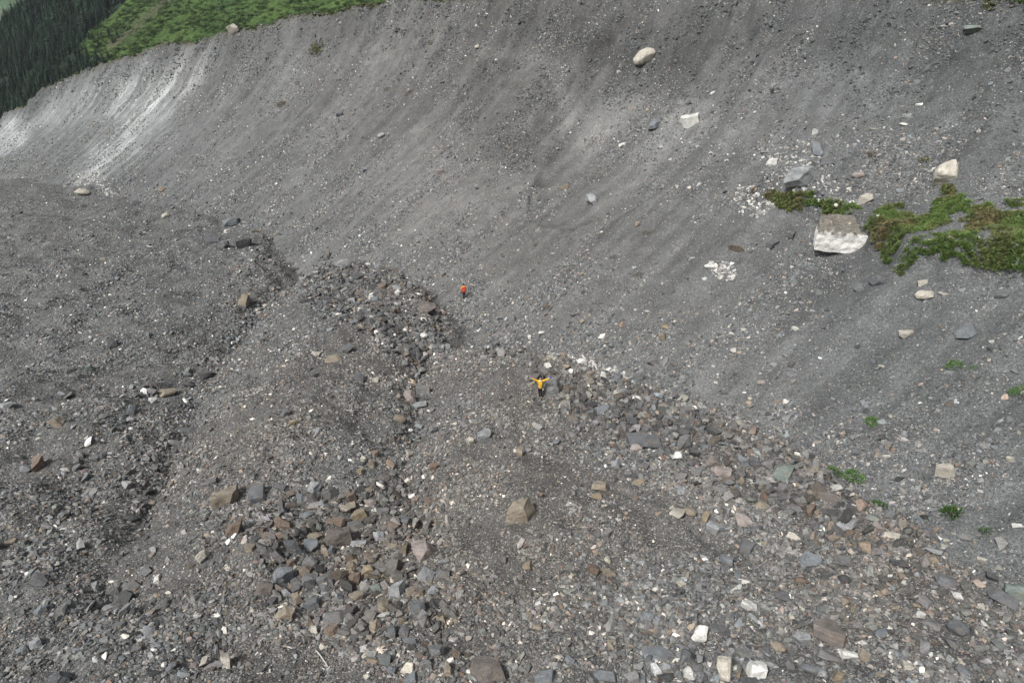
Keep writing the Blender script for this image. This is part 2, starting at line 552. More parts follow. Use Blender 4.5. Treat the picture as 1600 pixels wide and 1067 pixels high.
def mat_rock(name, source, dirt=0.0, strata=0.35, vein=0.0):
    k = NT(name)
    if source == 'inst':
        col = k.n('ShaderNodeAttribute', attribute_type='INSTANCER', attribute_name='col').outputs['Color']
        tc = k.n('ShaderNodeNewGeometry').outputs['Position']
    else:
        col = k.n('ShaderNodeObjectInfo').outputs['Color']
        tc = k.n('ShaderNodeNewGeometry').outputs['Position']
    n1 = k.noise(tc, 2.4 if source != 'inst' else 9.0, 5, 0.65)
    n2 = k.noise(tc, 14.0, 4, 0.7)
    c = k.mix('MULTIPLY', 1.0, col, k.ramp(n1, [(0.25, 0.66), (0.72, 1.30)]))
    c = k.mix('MULTIPLY', 1.0, c, k.ramp(n2, [(0.25, 0.72), (0.75, 1.25)]))
    if source != 'inst':
        # bedding lines of the metamorphic rock, in the stone's own axes
        oc = k.n('ShaderNodeTexCoord').outputs['Object']
        mp = k.n('ShaderNodeMapping')
        mp.inputs['Scale'].default_value = (0.35, 0.35, 6.0)
        k.l(oc, mp.inputs['Vector'])
        st = k.noise(mp.outputs[0], 2.2, 4, 0.7)
        c = k.mix('MULTIPLY', strata, c, k.ramp(st, [(0.35, 0.55), (0.6, 1.25)]))
        pat = k.noise(oc, 1.7, 4, 0.6)
        c = k.mix('MIX', k.ramp(pat, [(0.56, 0.0), (0.70, 0.45)]), c, (0.23, 0.165, 0.105) if vein == 0 else (0.30, 0.27, 0.23))
        # fine silt settled on the upward faces
        ge = k.n('ShaderNodeNewGeometry')
        sx = k.n('ShaderNodeSeparateXYZ')
        k.l(ge.outputs['Normal'], sx.inputs[0])
        ad = k.n('ShaderNodeMath', operation='MULTIPLY')
        k.l(sx.outputs[2], ad.inputs[0])
        k.l(k.noise(tc, 5.0, 4, 0.7), ad.inputs[1])
        c = k.mix('MIX', k.ramp(ad.outputs[0], [(0.42, 0.0), (0.60, dirt)]), c, (0.15, 0.145, 0.135))
    k.l(c, k.b.inputs['Base Color'])
    if source != 'inst':
        h = k.mix('ADD', 1.0, st, n2)
        k.bump(h, 0.6, 0.05)
    return k.m


M_RUBBLE = mat_ground('rubble_till', 7.0, 0.45)
M_SLOPE = mat_ground('slope_till', 7.5, 0.86)
M_ROCK = mat_rock('rock', 'obj', 0.5)
M_PALE = mat_rock('pale_rock', 'obj', 0.35, 0.45, 1.0)
M_SCREE = mat_rock('scree_stone', 'inst')


def plain(name, rgb, rough=0.85, var=0.25, scale=8.0):
    k = NT(name)
    tc = k.n('ShaderNodeNewGeometry').outputs['Position']
    n = k.noise(tc, scale, 4, 0.6)
    c = k.mix('MULTIPLY', 1.0, tuple(rgb), k.ramp(n, [(0.25, 1 - var), (0.75, 1 + var)]))
    k.l(c, k.b.inputs['Base Color'])
    k.b.inputs['Roughness'].default_value = rough
    return k.m


# ------------------------------------------------------------------ terrain mesh
def spaced(a, b, f):
    out = [a]
    while out[-1] < b:
        out.append(out[-1] + f(out[-1]))
    return np.array(out)


xs = spaced(-300, 80, lambda x: 0.20 if -36 < x < 45 else (0.20 + 0.006 * (-36 - x) if x <= -36 else 0.5))
ys = spaced(3, 330, lambda y: max(0.20, 0.0045 * y))
GX, GY = np.meshgrid(xs, ys)
u0, v0, d0 = to_px(GX, GY, -30.0)
keep = (d0 > 1) & (np.abs(GX) < 0.95 * (GY * CP + 30 * SP) + 16)
shape = GX.shape
_dc = fields(GX, GY)[2]
keep &= _dc < 34
kr = keep.ravel()
Zf, H, DB, DC, F_, AB = (np.zeros(GX.size) for _ in range(6))
for _a, _b in zip((Zf, H, DB, DC, F_, AB), terrain(GX.ravel()[kr], GY.ravel()[kr])):
    _a[kr] = _b
X1, Y1 = GX.ravel(), GY.ravel()
ZG = (xs, ys, np.where(keep, Zf.reshape(shape), -60.0))


def tint_slope(x, y, z, db, dc, f, ab):
    n = fbm(x * 0.05, y * 0.05, 3, 71)
    u, v, d = to_px(x, y, z)
    wk = (np.exp(-((u - 760) / 420) ** 2) * 0.85)[:, None]      # browner till in the middle, bluer at both ends
    C = np.array([0.137, 0.143, 0.145]) * (1 - wk) + np.array([0.149, 0.146, 0.139]) * wk
    st = fbm(ab * 0.55, db * 0.03, 3, 72)
    C = C * (1 + 0.22 * n + 0.24 * st)[:, None]
    # pale fresh silt runs down the far part of the slope
    for (ua, va, ub, vb, w, s) in PALE_RUNS:
        L = math.hypot(ub - ua, vb - va)
        tx, ty = (ub - ua) / L, (vb - va) / L
        q = (u - ua) * tx + (v - va) * ty
        p = (u - ua) * (-ty) + (v - va) * tx
        p = p + 10 * perlin(q * 0.02, p * 0.004, 9) + 5 * perlin(q * 0.05, p * 0.02, 10)
        m = np.exp(-(p / w) ** 2) * sstep(-12, 25, q) * sstep(L + 30, L - 40, q)
        m = m * np.clip(0.85 + 0.40 * st, 0.35, 1.25)
        C = C * (1 + s * m)[:, None]
    # darker till below the rim and fine pale silt in the scar
    for (uc, vc, a, b, ang, s) in TONE_PATCHES:
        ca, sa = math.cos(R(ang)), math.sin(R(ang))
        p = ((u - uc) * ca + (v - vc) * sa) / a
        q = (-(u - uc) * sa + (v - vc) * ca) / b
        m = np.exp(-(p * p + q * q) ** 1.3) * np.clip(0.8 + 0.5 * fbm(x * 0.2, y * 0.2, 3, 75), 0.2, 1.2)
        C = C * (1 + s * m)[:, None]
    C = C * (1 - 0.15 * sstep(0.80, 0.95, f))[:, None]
    # thin turf and roots at the very rim
    rim = sstep(-0.9, 0.4, dc + 0.5 * perlin(x * 0.5, y * 0.5, 77))
    C = C * (1 - rim[:, None]) + rim[:, None] * np.array([0.075, 0.075, 0.04])
    return np.clip(C, 0.02, 0.75)


PALE_RUNS = [(345, 60, 250, 165, 26, 0.5), (255, 160, 140, 285, 34, 0.5), (240, 78, 120, 225, 30, 0.28), (180, 98, 70, 225, 26, 0.25), (215, 200, 110, 300, 22, 0.5), (300, 75, 190, 200, 20, 0.45), (270, 130, 215, 190, 14, 0.5), (325, 95, 215, 225, 10, 0.45), (240, 90, 150, 200, 14, 0.45), (150, 110, 45, 215, 18, 0.35), (30, 180, -20, 250, 24, 1.7), (95, 150, 15, 235, 10, 0.4)]
TONE_PATCHES = [(990, 105, 130, 38, 12, -0.34), (900, 75, 50, 55, 30, -0.32), (1010, 198, 190, 46, 10, 0.34), (800, 86, 80, 11, 12, 0.4), (880, 150, 12, 45, -15, 0.22), (1120, 40, 300, 45, 3, -0.22), (1480, 60, 160, 60, 10, -0.2), (790, 168, 80, 80, 0, -0.34), (912, 205, 36, 68, -15, 0.22), (1050, 590, 190, 26, 24, 0.16), (1010, 70, 160, 40, 6, -0.2), (560, 330, 200, 90, -40, 0.06), (422, 458, 60, 28, -40, 0.7), (650, 428, 75, 18, 12, 0.14),
          (1090, 380, 110, 60, -40, -0.08), (1250, 430, 100, 45, 15, -0.14), (1420, 620, 160, 110, -40, -0.05), (1500, 130, 110, 50, 20, -0.10), (1300, 60, 200, 40, 5, -0.12), (690, 535, 35, 14, 0, 0.2)]


def tint_rubble(x, y, z):
    n = fbm(x * 0.07, y * 0.07, 3, 81)
    n2 = fbm(x * 0.33, y * 0.33, 3, 82)
    a = np.array([0.118, 0.121, 0.120])
    b = np.array([0.112, 0.103, 0.094])
    k = (np.clip(0.45 + 0.5 * n, 0, 1) * sstep(-42, -16, x))[:, None]
    return np.clip((a * (1 - k) + b * k) * (1 + 0.22 * n2)[:, None], 0.03, 0.5)


TINT = np.zeros((GX.size, 3))
_zb = np.clip(H[kr] + 0.0, 0, 1)
_fe, _fa = poly_dist(X1[kr], Y1[kr], EDGE)
hh = np.where(H[kr] > 0.5, np.clip(0.5 + 0.5 * sstep(-1, 5, np.abs(_fe) + 4 * fbm(X1[kr] * .2, Y1[kr] * .2, 3, 85)), 0, 1), np.clip(0.45 * sstep(7, 0, np.abs(_fe)) * sstep(26, 29, _fa), 0, 1))[:, None]
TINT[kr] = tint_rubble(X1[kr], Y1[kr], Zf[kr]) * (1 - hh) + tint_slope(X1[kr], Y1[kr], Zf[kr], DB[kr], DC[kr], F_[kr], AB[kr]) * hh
ny, nx = shape
idx = np.arange(ny * nx).reshape(shape)
quads = np.stack([idx[:-1, :-1], idx[:-1, 1:], idx[1:, 1:], idx[1:, :-1]], -1).reshape(-1, 4)
kf = keep.ravel()[quads].all(1) & (DC[quads].min(1) < 30)
quads = quads[kf]
wallq = H[quads].mean(1) > 0.5


def sub_sheet(name, Q, mat):
    used, inv = np.unique(Q.ravel(), return_inverse=True)
    me = np_mesh(name, np.stack([X1[used], Y1[used], Zf[used]], 1), inv.reshape(-1, 4))
    set_col(me, 'tint', TINT[used])
    o = link(name, me, mat)
    return tag(o, kind='structure')


sub_sheet('rubble_ground', quads[~wallq], M_RUBBLE)
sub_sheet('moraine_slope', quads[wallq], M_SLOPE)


# ------------------------------------------------------------------ hillside and far mountain
HK = -240.0


def hill(x, y, detail=True):
    z = HK + 0.25 * x + 0.43 * y
    ax, ay, bx, by = -543.0, 794.0, -538.0, 857.0
    q = -(x - (ax + (y - ay) * (bx - ax) / (by - ay)))
    q = q + 14 * fbm(x * 0.012, y * 0.012, 3, 91)
    z = z - 1.25 * np.maximum(q, 0) - 0.02 * np.maximum(q + 30, 0)
    z = np.maximum(z, -430 + 0.02 * y)
    if detail:
        z = z + 7 * fbm(x * 0.011, y * 0.011, 3, 92) + 1.5 * fbm(x * 0.09, y * 0.09, 3, 93)
    return z


def hill_hit(u, v):
    x, y, dz = ray(u, v)
    t = np.full(np.shape(u), 330.0)
    done = np.zeros(np.shape(u), bool)
    for _ in range(260):
        b = dz * t < hill(x * t, y * t)
        done |= b
        t = np.where(done, t, t * 1.006)
        if done.all():
            break
    return x * t, y * t, t, done


FOREST = [(-90, 260), (-90, -80), (70, -80), (215, -60), (198, 0), (172, 28), (140, 50), (118, 82), (150, 98), (168, 100), (150, 112), (60, 160), (0, 200)]
FOREST2 = [(190, -30), (215, -30), (170, 35), (128, 60)]
hxs = np.arange(-900, 260, 6.0)
hys = np.arange(230, 1250, 6.0)
HX, HY = np.meshgrid(hxs, hys)
hz = hill(HX, HY)
hu, hv, hd = to_px(HX, HY, hz)
hc = np.zeros((HX.size, 3))
fx, fy = HX.ravel(), HY.ravel()
g1 = np.array([0.034, 0.070, 0.017])
g2 = np.array([0.068, 0.112, 0.028])
mk = np.clip(0.5 + 0.7 * fbm(fx * 0.03, fy * 0.03, 4, 95), 0, 1)[:, None]
hc = g1 * (1 - mk) + g2 * mk
ff = in_poly(hu.ravel(), hv.ravel(), FOREST)
hc[ff] = np.array([0.018, 0.032, 0.018])


def seg_px(u, v, ua, va, ub, vb):
    L = math.hypot(ub - ua, vb - va)
    q = ((u - ua) * (ub - ua) + (v - va) * (vb - va)) / L
    p = ((u - ua) * -(vb - va) + (v - va) * (ub - ua)) / L
    return q / L, p


sq, sp_ = seg_px(hu.ravel(), hv.ravel(), 175, 72, 290, -25)
scar = np.exp(-((sp_ + 3 * perlin(fx * .02, fy * .02, 5)) / 7.0) ** 2) * ((sq > -0.05) & (sq < 1.1)) * np.clip(0.55 + 0.7 * fbm(fx * 0.05, fy * 0.05, 3, 96), 0, 1)
hc = hc * (1 - scar[:, None]) + scar[:, None] * np.array([0.085, 0.068, 0.052])
hi = np.arange(HX.size).reshape(HX.shape)
hq = np.stack([hi[:-1, :-1], hi[:-1, 1:], hi[1:, 1:], hi[1:, :-1]], -1).reshape(-1, 4)
me = np_mesh('hillside', np.stack([fx, fy, hz.ravel()], 1), hq)
set_col(me, 'tint', hc)
k = NT('hillside_turf')
at = k.n('ShaderNodeAttribute', attribute_name='tint')
tc = k.n('ShaderNodeNewGeometry').outputs['Position']
c = k.mix('MULTIPLY', 1.0, at.outputs['Color'], k.ramp(k.noise(tc, 0.25, 4, 0.65), [(0.3, 0.5), (0.7, 1.45)]))
k.l(c, k.b.inputs['Base Color'])
k.bump(k.noise(tc, 0.4, 3, 0.6), 1.0, 1.5)
tag(link('hillside', me, k.m), kind='structure')

mxs = np.arange(-3500, -900, 25.0)
mys = np.arange(2000, 3900, 25.0)
MX, MY = np.meshgrid(mxs, mys)
lx, ly = -0.62, 0.78
al = (MX + 1850) * lx + (MY - 2650) * ly
mz = -60 + 0.62 * al + 70 * fbm(MX * 0.0022, MY * 0.0022, 4, 101) + 10 * fbm(MX * 0.02, MY * 0.02, 3, 102)
mz = np.maximum(mz, -430 + 3 * fbm(MX * 0.01, MY * 0.01, 2, 103))
mu, mv, md = to_px(MX, MY, mz)
mm = np.clip(0.5 + 1.2 * fbm(MX * 0.004, MY * 0.004, 4, 104), 0, 1).ravel()[:, None]
mc = np.array([0.030, 0.062, 0.040]) * (1 - mm) + np.array([0.085, 0.150, 0.065]) * mm
q, p = seg_px(mu.ravel(), mv.ravel(), -12, 18, 12, 46)
sc = np.exp(-(p / 6.0) ** 2) * ((q > -0.3) & (q < 1.15))
mc = mc * (1 - sc[:, None]) + sc[:, None] * np.array([0.52, 0.45, 0.38])
mi = np.arange(MX.size).reshape(MX.shape)
mq = np.stack([mi[:-1, :-1], mi[:-1, 1:], mi[1:, 1:], mi[1:, :-1]], -1).reshape(-1, 4)
me = np_mesh('far_mountain', np.stack([MX.ravel(), MY.ravel(), mz.ravel()], 1), mq)
set_col(me, 'tint', mc)
k = NT('far_mountain_cover')
at = k.n('ShaderNodeAttribute', attribute_name='tint')
tc = k.n('ShaderNodeNewGeometry').outputs['Position']
c = k.mix('MULTIPLY', 1.0, at.outputs['Color'], k.ramp(k.noise(tc, 0.03, 4, 0.6), [(0.3, 0.6), (0.7, 1.35)]))
k.l(c, k.b.inputs['Base Color'])
tag(link('far_mountain', me, k.m), kind='structure')

# ------------------------------------------------------------------ stones: shapes
STYLES = {'block': (10, 0.78), 'slab': (11, 0.75), 'wedge': (7, 0.55), 'round': (34, 0.12), 'shard': (7, 0.4)}


def fractured_bm(seed, dims, style):
    """a box broken along random planes, skewed: the angular look of frost-split rock"""
    r = random.Random(seed * 7 + 1)
    bm = bmesh.new()
    bmesh.ops.create_cube(bm, size=2)
    for v in bm.verts:
        v.co += Vector((r.uniform(-.22, .12) * v.co.x, r.uniform(-.22, .12) * v.co.y, r.uniform(-.18, .12) * v.co.z))
    for _ in range({'block': 6, 'slab': 6, 'wedge': 5}[style]):
        n = Vector((r.gauss(0, 1), r.gauss(0, 1), r.gauss(0, .7) + (0.25 if style == 'wedge' else 0.1))).normalized()
        off = r.uniform(.62, 1.0) * (0.8 if style == 'wedge' and _ == 0 else 1)
        geom = list(bm.verts) + list(bm.edges) + list(bm.faces)
        bmesh.ops.bisect_plane(bm, geom=geom, plane_co=n * off, plane_no=n, clear_outer=True)
        bnd = [e for e in bm.edges if e.is_boundary]
        if bnd:
            bmesh.ops.holes_fill(bm, edges=bnd, sides=0)
    k1, k2, k3 = r.uniform(-.28, .28), r.uniform(-.2, .2), r.uniform(-.2, .2)
    tp = r.uniform(.72, 1.0)
    for v in bm.verts:
        x, y, z = v.co
        s = 1 - (1 - tp) * (z + 1) / 2
        v.co = Vector(((x * s + k1 * y + k2 * z), y * s + k3 * z, z))
    mx = [max(abs(v.co[i]) for v in bm.verts) for i in range(3)]
    for v in bm.verts:
        v.co = Vector((v.co.x / mx[0] * dims[0] / 2, v.co.y / mx[1] * dims[1] / 2, v.co.z / mx[2] * dims[2] / 2))
    return bm


def hull_bm(seed, dims, style):
    if style in ('block', 'slab', 'wedge'):
        return fractured_bm(seed, dims, style)
    n, box = STYLES[style]
    r = random.Random(seed)
    bm = bmesh.new()
    pts = []
    if style in ('block', 'slab'):
        for sx in (-1, 1):
            for sy in (-1, 1):
                for sz in (-1, 1):
                    pts.append(Vector((sx * (0.84 + r.uniform(-.26, .16)), sy * (0.84 + r.uniform(-.28, .16)), sz * (0.84 + r.uniform(-.22, .16)))))
        for _ in range(3):
            v = Vector((r.gauss(0, 1), r.gauss(0, 1), r.gauss(0, 1))).normalized()
            pts.append(v * r.uniform(0.95, 1.12))
    elif style == 'wedge':
        for sx in (-1, 1):
            pts += [Vector((sx * r.uniform(.7, 1), -r.uniform(.7, 1), -.95)), Vector((sx * r.uniform(.7, 1), r.uniform(.7, 1), -.95)), Vector((sx * r.uniform(.3, .95), r.uniform(.0, .7), r.uniform(.75, 1.05)))]
        pts += [Vector((r.uniform(-.6, .6), -r.uniform(.5, .9), r.uniform(-.1, .5))), Vector((r.uniform(-1, 1), r.uniform(-.3, .3), r.uniform(-.2, .3)))]
    else:
        for _ in range(n if style == 'round' else 9):
            v = Vector((r.gauss(0, 1), r.gauss(0, 1), r.gauss(0, 1))).normalized()
            pts.append(v * r.uniform(0.86, 1.05))
    for p in pts:
        bm.verts.new((p.x * dims[0] / 2, p.y * dims[1] / 2, p.z * dims[2] / 2))
    res = bmesh.ops.convex_hull(bm, input=bm.verts)
    bmesh.ops.delete(bm, geom=[g for g in res['geom_interior'] if isinstance(g, bmesh.types.BMVert)], context='VERTS')
    loose = [v for v in bm.verts if not v.link_faces]
    bmesh.ops.delete(bm, geom=loose, context='VERTS')
    bmesh.ops.dissolve_limit(bm, angle_limit=R(9), verts=bm.verts, edges=bm.edges)
    return bm


def rock_mesh(name, seed, dims, style, cuts=2, rough=0.045):
    bm = hull_bm(seed, dims, style)
    m = min(dims)
    bmesh.ops.bevel(bm, geom=list(bm.edges), offset=m * (0.028 if style != 'round' else 0.16), segments=1, profile=0.5, affect='EDGES', clamp_overlap=True)
    bmesh.ops.triangulate(bm, faces=bm.faces)
    if cuts:
        for _ in range(cuts):
            longe = sorted(bm.edges, key=lambda e: -e.calc_length())
            lim = max(dims) / (4.0 if _ == 0 else 8.0)
            es = [e for e in longe if e.calc_length() > lim]
            if es:
                bmesh.ops.subdivide_edges(bm, edges=es, cuts=1)
                bmesh.ops.triangulate(bm, faces=[f for f in bm.faces if len(f.verts) > 3])
        bm.normal_update()
        off = Vector((seed * 3.7, seed * 1.3, -seed * 2.1))
        sc = 2.2 / max(dims)
        for v in bm.verts:
            p = v.co * sc + off
            d = mnoise.noise(p) * 0.9 + mnoise.noise(p * 2.7) * 0.5 + mnoise.noise(p * 6.1) * 0.28
            v.co += v.normal * d * m * rough * 1.6
    mesh = bpy.data.meshes.new(name)
    bm.to_mesh(mesh)
    bm.free()
    mesh.polygons.foreach_set('use_smooth', np.full(len(mesh.polygons), style == 'round'))
    return mesh


# ------------------------------------------------------------------ geometry-node scatter ("stuff")
def scatter(name, P, ROT, SCL, IDX, COLR, protos, label, cat):
    me = bpy.data.meshes.new(name)
    me.vertices.add(len(P))
    me.vertices.foreach_set('co', np.asarray(P, np.float32).ravel())
    for nm, ty, arr, key in (('rot', 'FLOAT_VECTOR', ROT, 'vector'), ('scl', 'FLOAT_VECTOR', SCL, 'vector'), ('pick', 'INT', IDX, 'value')):
        a = me.attributes.new(nm, ty, 'POINT')
        a.data.foreach_set(key, np.asarray(arr, np.int32 if ty == 'INT' else np.float32).ravel())
    set_col(me, 'col', COLR)
    o = link(name, me)
    pc = bpy.data.collections.new(name + '_shapes')
    for i, pm in enumerate(protos):
        po = bpy.data.objects.new('%s_shape_%02d' % (name, i), pm)
        pc.objects.link(po)
    ng = bpy.data.node_groups.new(name + '_scatter', 'GeometryNodeTree')
    ng.interface.new_socket('Geometry', in_out='INPUT', socket_type='NodeSocketGeometry')
    ng.interface.new_socket('Geometry', in_out='OUTPUT', socket_type='NodeSocketGeometry')
    N = ng.nodes.new
    gi, go = N('NodeGroupInput'), N('NodeGroupOutput')
    ci = N('GeometryNodeCollectionInfo')
    ci.inputs['Collection'].default_value = pc
    ci.inputs['Separate Children'].default_value = True
    ci.inputs['Reset Children'].default_value = True
    ip = N('GeometryNodeInstanceOnPoints')
    ip.inputs['Pick Instance'].default_value = True

    def named(nm, ty):
        a = N('GeometryNodeInputNamedAttribute')
        a.data_type = ty
        a.inputs['Name'].default_value = nm
        return a.outputs['Attribute']
    e2r = N('FunctionNodeEulerToRotation')
    ng.links.new(named('rot', 'FLOAT_VECTOR'), e2r.inputs[0])
    ng.links.new(gi.outputs[0], ip.inputs['Points'])
    ng.links.new(ci.outputs[0], ip.inputs['Instance'])
    ng.links.new(named('pick', 'INT'), ip.inputs['Instance Index'])
    ng.links.new(e2r.outputs[0], ip.inputs['Rotation'])
    ng.links.new(named('scl', 'FLOAT_VECTOR'), ip.inputs['Scale'])
    ng.links.new(ip.outputs[0], go.inputs[0])
    md = o.modifiers.new('scatter', 'NODES')
    md.node_group = ng
    return tag(o, label, cat, kind='stuff')


def euler_from(nrm, yaw, tilt_a, tilt_b):
    """XYZ euler of: yaw and small tilts, then z turned onto nrm"""
    n = nrm / np.linalg.norm(nrm, axis=1, keepdims=True)
    ca, sa = np.cos(yaw), np.sin(yaw)
    zc = n + 0.0
    zc = zc + np.stack([tilt_a, tilt_b, np.zeros_like(tilt_a)], 1)
    zc /= np.linalg.norm(zc, axis=1, keepdims=True)
    h = np.stack([ca, sa, np.zeros_like(ca)], 1)
    xc = h - zc * (h * zc).sum(1, keepdims=True)
    xc /= np.linalg.norm(xc, axis=1, keepdims=True)
    yc = np.cross(zc, xc)
    ry = np.arcsin(np.clip(-xc[:, 2], -1, 1))
    rx = np.arctan2(yc[:, 2], zc[:, 2])
    rz = np.arctan2(xc[:, 1], xc[:, 0])
    return np.stack([rx, ry, rz], 1)


def palette(n, table):
    w = np.array([t[0] for t in table], float)
    c = np.array([t[1] for t in table])
    k = rng.choice(len(table), n, p=w / w.sum())
    C = c[k] * rng.lognormal(0, 0.27, (n, 1)) * (1 + rng.normal(0, 0.018, (n, 3)))
    return np.clip(C, 0.02, 0.8)


PAL_RUBBLE = [(34, (.130, .135, .138)), (26, (.163, .168, .168)), (14, (.084, .088, .090)), (10, (.215, .22, .22)), (9, (.148, .133, .119)), (4.5, (.198, .172, .142)), (1.6, (.155, .118, .096)), (6, (.155, .172, .185)),
              (3.2, (.33, .32, .295)), (1.8, (.58, .57, .54)), (1.5, (.23, .195, .18))]
PAL_SLOPE = [(38, (.138, .144, .147)), (22, (.19, .193, .193)), (16, (.095, .099, .102)), (10, (.27, .257, .235)), (5, (.34, .315, .28)), (1.5, (.58, .57, .54)), (5, (.25, .20, .165)), (3, (.175, .195, .21))]

A_, B_, C_, D_ = (np.stack([X1[quads[:, i]], Y1[quads[:, i]], Zf[quads[:, i]]], 1) for i in range(4))
QC = (A_ + B_ + C_ + D_) / 4
QN = np.cross(C_ - A_, D_ - B_)
QA = np.linalg.norm(QN, axis=1) / 2
QN = QN / (2 * QA[:, None])
QD = np.linalg.norm(QC, axis=1)
QU, QV, _ = to_px(QC[:, 0], QC[:, 1], QC[:, 2])
facing = -(QC * QN).sum(1) / QD
inview = (QU > -120) & (QU < 1720) & (QV > -60) & (QV < 1190) & (facing > 0.02)
HOLLOW = [(395, 770), (560, 740), (650, 780), (720, 850), (720, 960), (640, 1080), (560, 1030), (470, 1000), (420, 920), (380, 840)]
RIDGE = [(850, 580), (960, 600), (1060, 640), (1170, 690), (1260, 740), (1330, 800), (1420, 860), (1340, 930), (1230, 900), (1130, 790), (1000, 720), (860, 640)]
MOUND = [(470, 430), (530, 405), (600, 415), (690, 490), (660, 570), (560, 510), (480, 480)]
LOWR = [(950, 930), (1350, 900), (1600, 960), (1600, 1080), (900, 1080)]


def near_blend(u, v, poly):
    return in_poly(u, v, poly).astype(float)


SH = [rock_mesh('scree_shape', 500 + i, d, s, 0) for i, (d, s) in enumerate([
    ((2, 1.5, .9), 'block'), ((2, 1.2, 1.0), 'block'), ((2, 1.6, .55), 'slab'), ((2, 1.1, .5), 'slab'), ((2, 1.5, 1.2), 'wedge'), ((2, 1.3, .8), 'wedge'), ((2, 1.0, .7), 'shard'), ((2, 1.5, .7), 'shard'),
    ((2, 1.7, 1.3), 'shard'), ((2, 1.4, 1.1), 'block'), ((2, .8, .6), 'block'), ((2, 1.7, .45), 'slab'), ((2, 1.6, 1.2), 'shard'), ((2, 1.2, .9), 'wedge')])]
for m in SH:
    m.materials.append(M_SCREE)


def stones_on(sel, n, rk, alpha, cap, pal, wfun=None, mod=None):
    ids = np.nonzero(sel)[0]
    w = QA[ids] / QD[ids] ** 2 * np.clip(facing[ids], 0.25, 1)
    if wfun is not None:
        w = w * wfun(ids)
    f = rng.choice(ids, n, p=w / w.sum())
    a, b = rng.random((n, 1)), rng.random((n, 1))
    P = (A_[f] * (1 - a) + B_[f] * a) * (1 - b) + (D_[f] * (1 - a) + C_[f] * a) * b
    r = rk * QD[f] * rng.random(n) ** (-1 / alpha)
    if mod is not None:
        r = r * mod(f)
    r = np.minimum(r, cap * np.exp(rng.normal(0, .15, n)))
    S = np.stack([r, r * rng.uniform(.75, 1.1, n), r * rng.uniform(.8, 1.35, n)], 1)
    P = P + QN[f] * (r * rng.uniform(-.12, .28, n))[:, None]
    E = euler_from(QN[f], rng.uniform(0, 6.283, n), rng.normal(0, .28, n), rng.normal(0, .28, n))
    return P, E, S, rng.integers(0, len(SH), n), palette(n, pal), f


def coarse(f):
    u, v = QU[f], QV[f]
    m = 1 + 0.55 * near_blend(u, v, HOLLOW) + 0.45 * near_blend(u, v, RIDGE) + 0.4 * near_blend(u, v, MOUND) + 0.3 * near_blend(u, v, LOWR)
    return m * np.clip(1 + 1.25 * fbm(QC[f, 0] * 0.20, QC[f, 1] * 0.20, 3, 111), 0.45, 2.6)


# ------------------------------------------------------------------ single stones: catalogue
RC = {'W': (.64, .63, .60), 'P': (.46, .43, .37), 'L': (.29, .30, .31), 'S': (.125, .13, .138), 'B': (.175, .19, .205), 'T': (.25, .215, .17), 'R': (.17, .13, .105), 'U': (.165, .145, .133),
      'O': (.26, .215, .15), 'G': (.19, .22, .20), 'K': (.29, .25, .235), 'D': (.075, .076, .082), 'N': (.165, .165, .165)}
CW = {'W': 'white', 'P': 'cream', 'L': 'light grey', 'S': 'slate grey', 'B': 'blue-grey', 'T': 'tan', 'R': 'rusty brown', 'U': 'purplish brown', 'O': 'ochre', 'G': 'greenish grey', 'K': 'pinkish', 'D': 'dark grey', 'N': 'mid grey'}
ST = {'b': 'block', 's': 'slab', 'w': 'wedge', 'r': 'round', 'h': 'shard'}
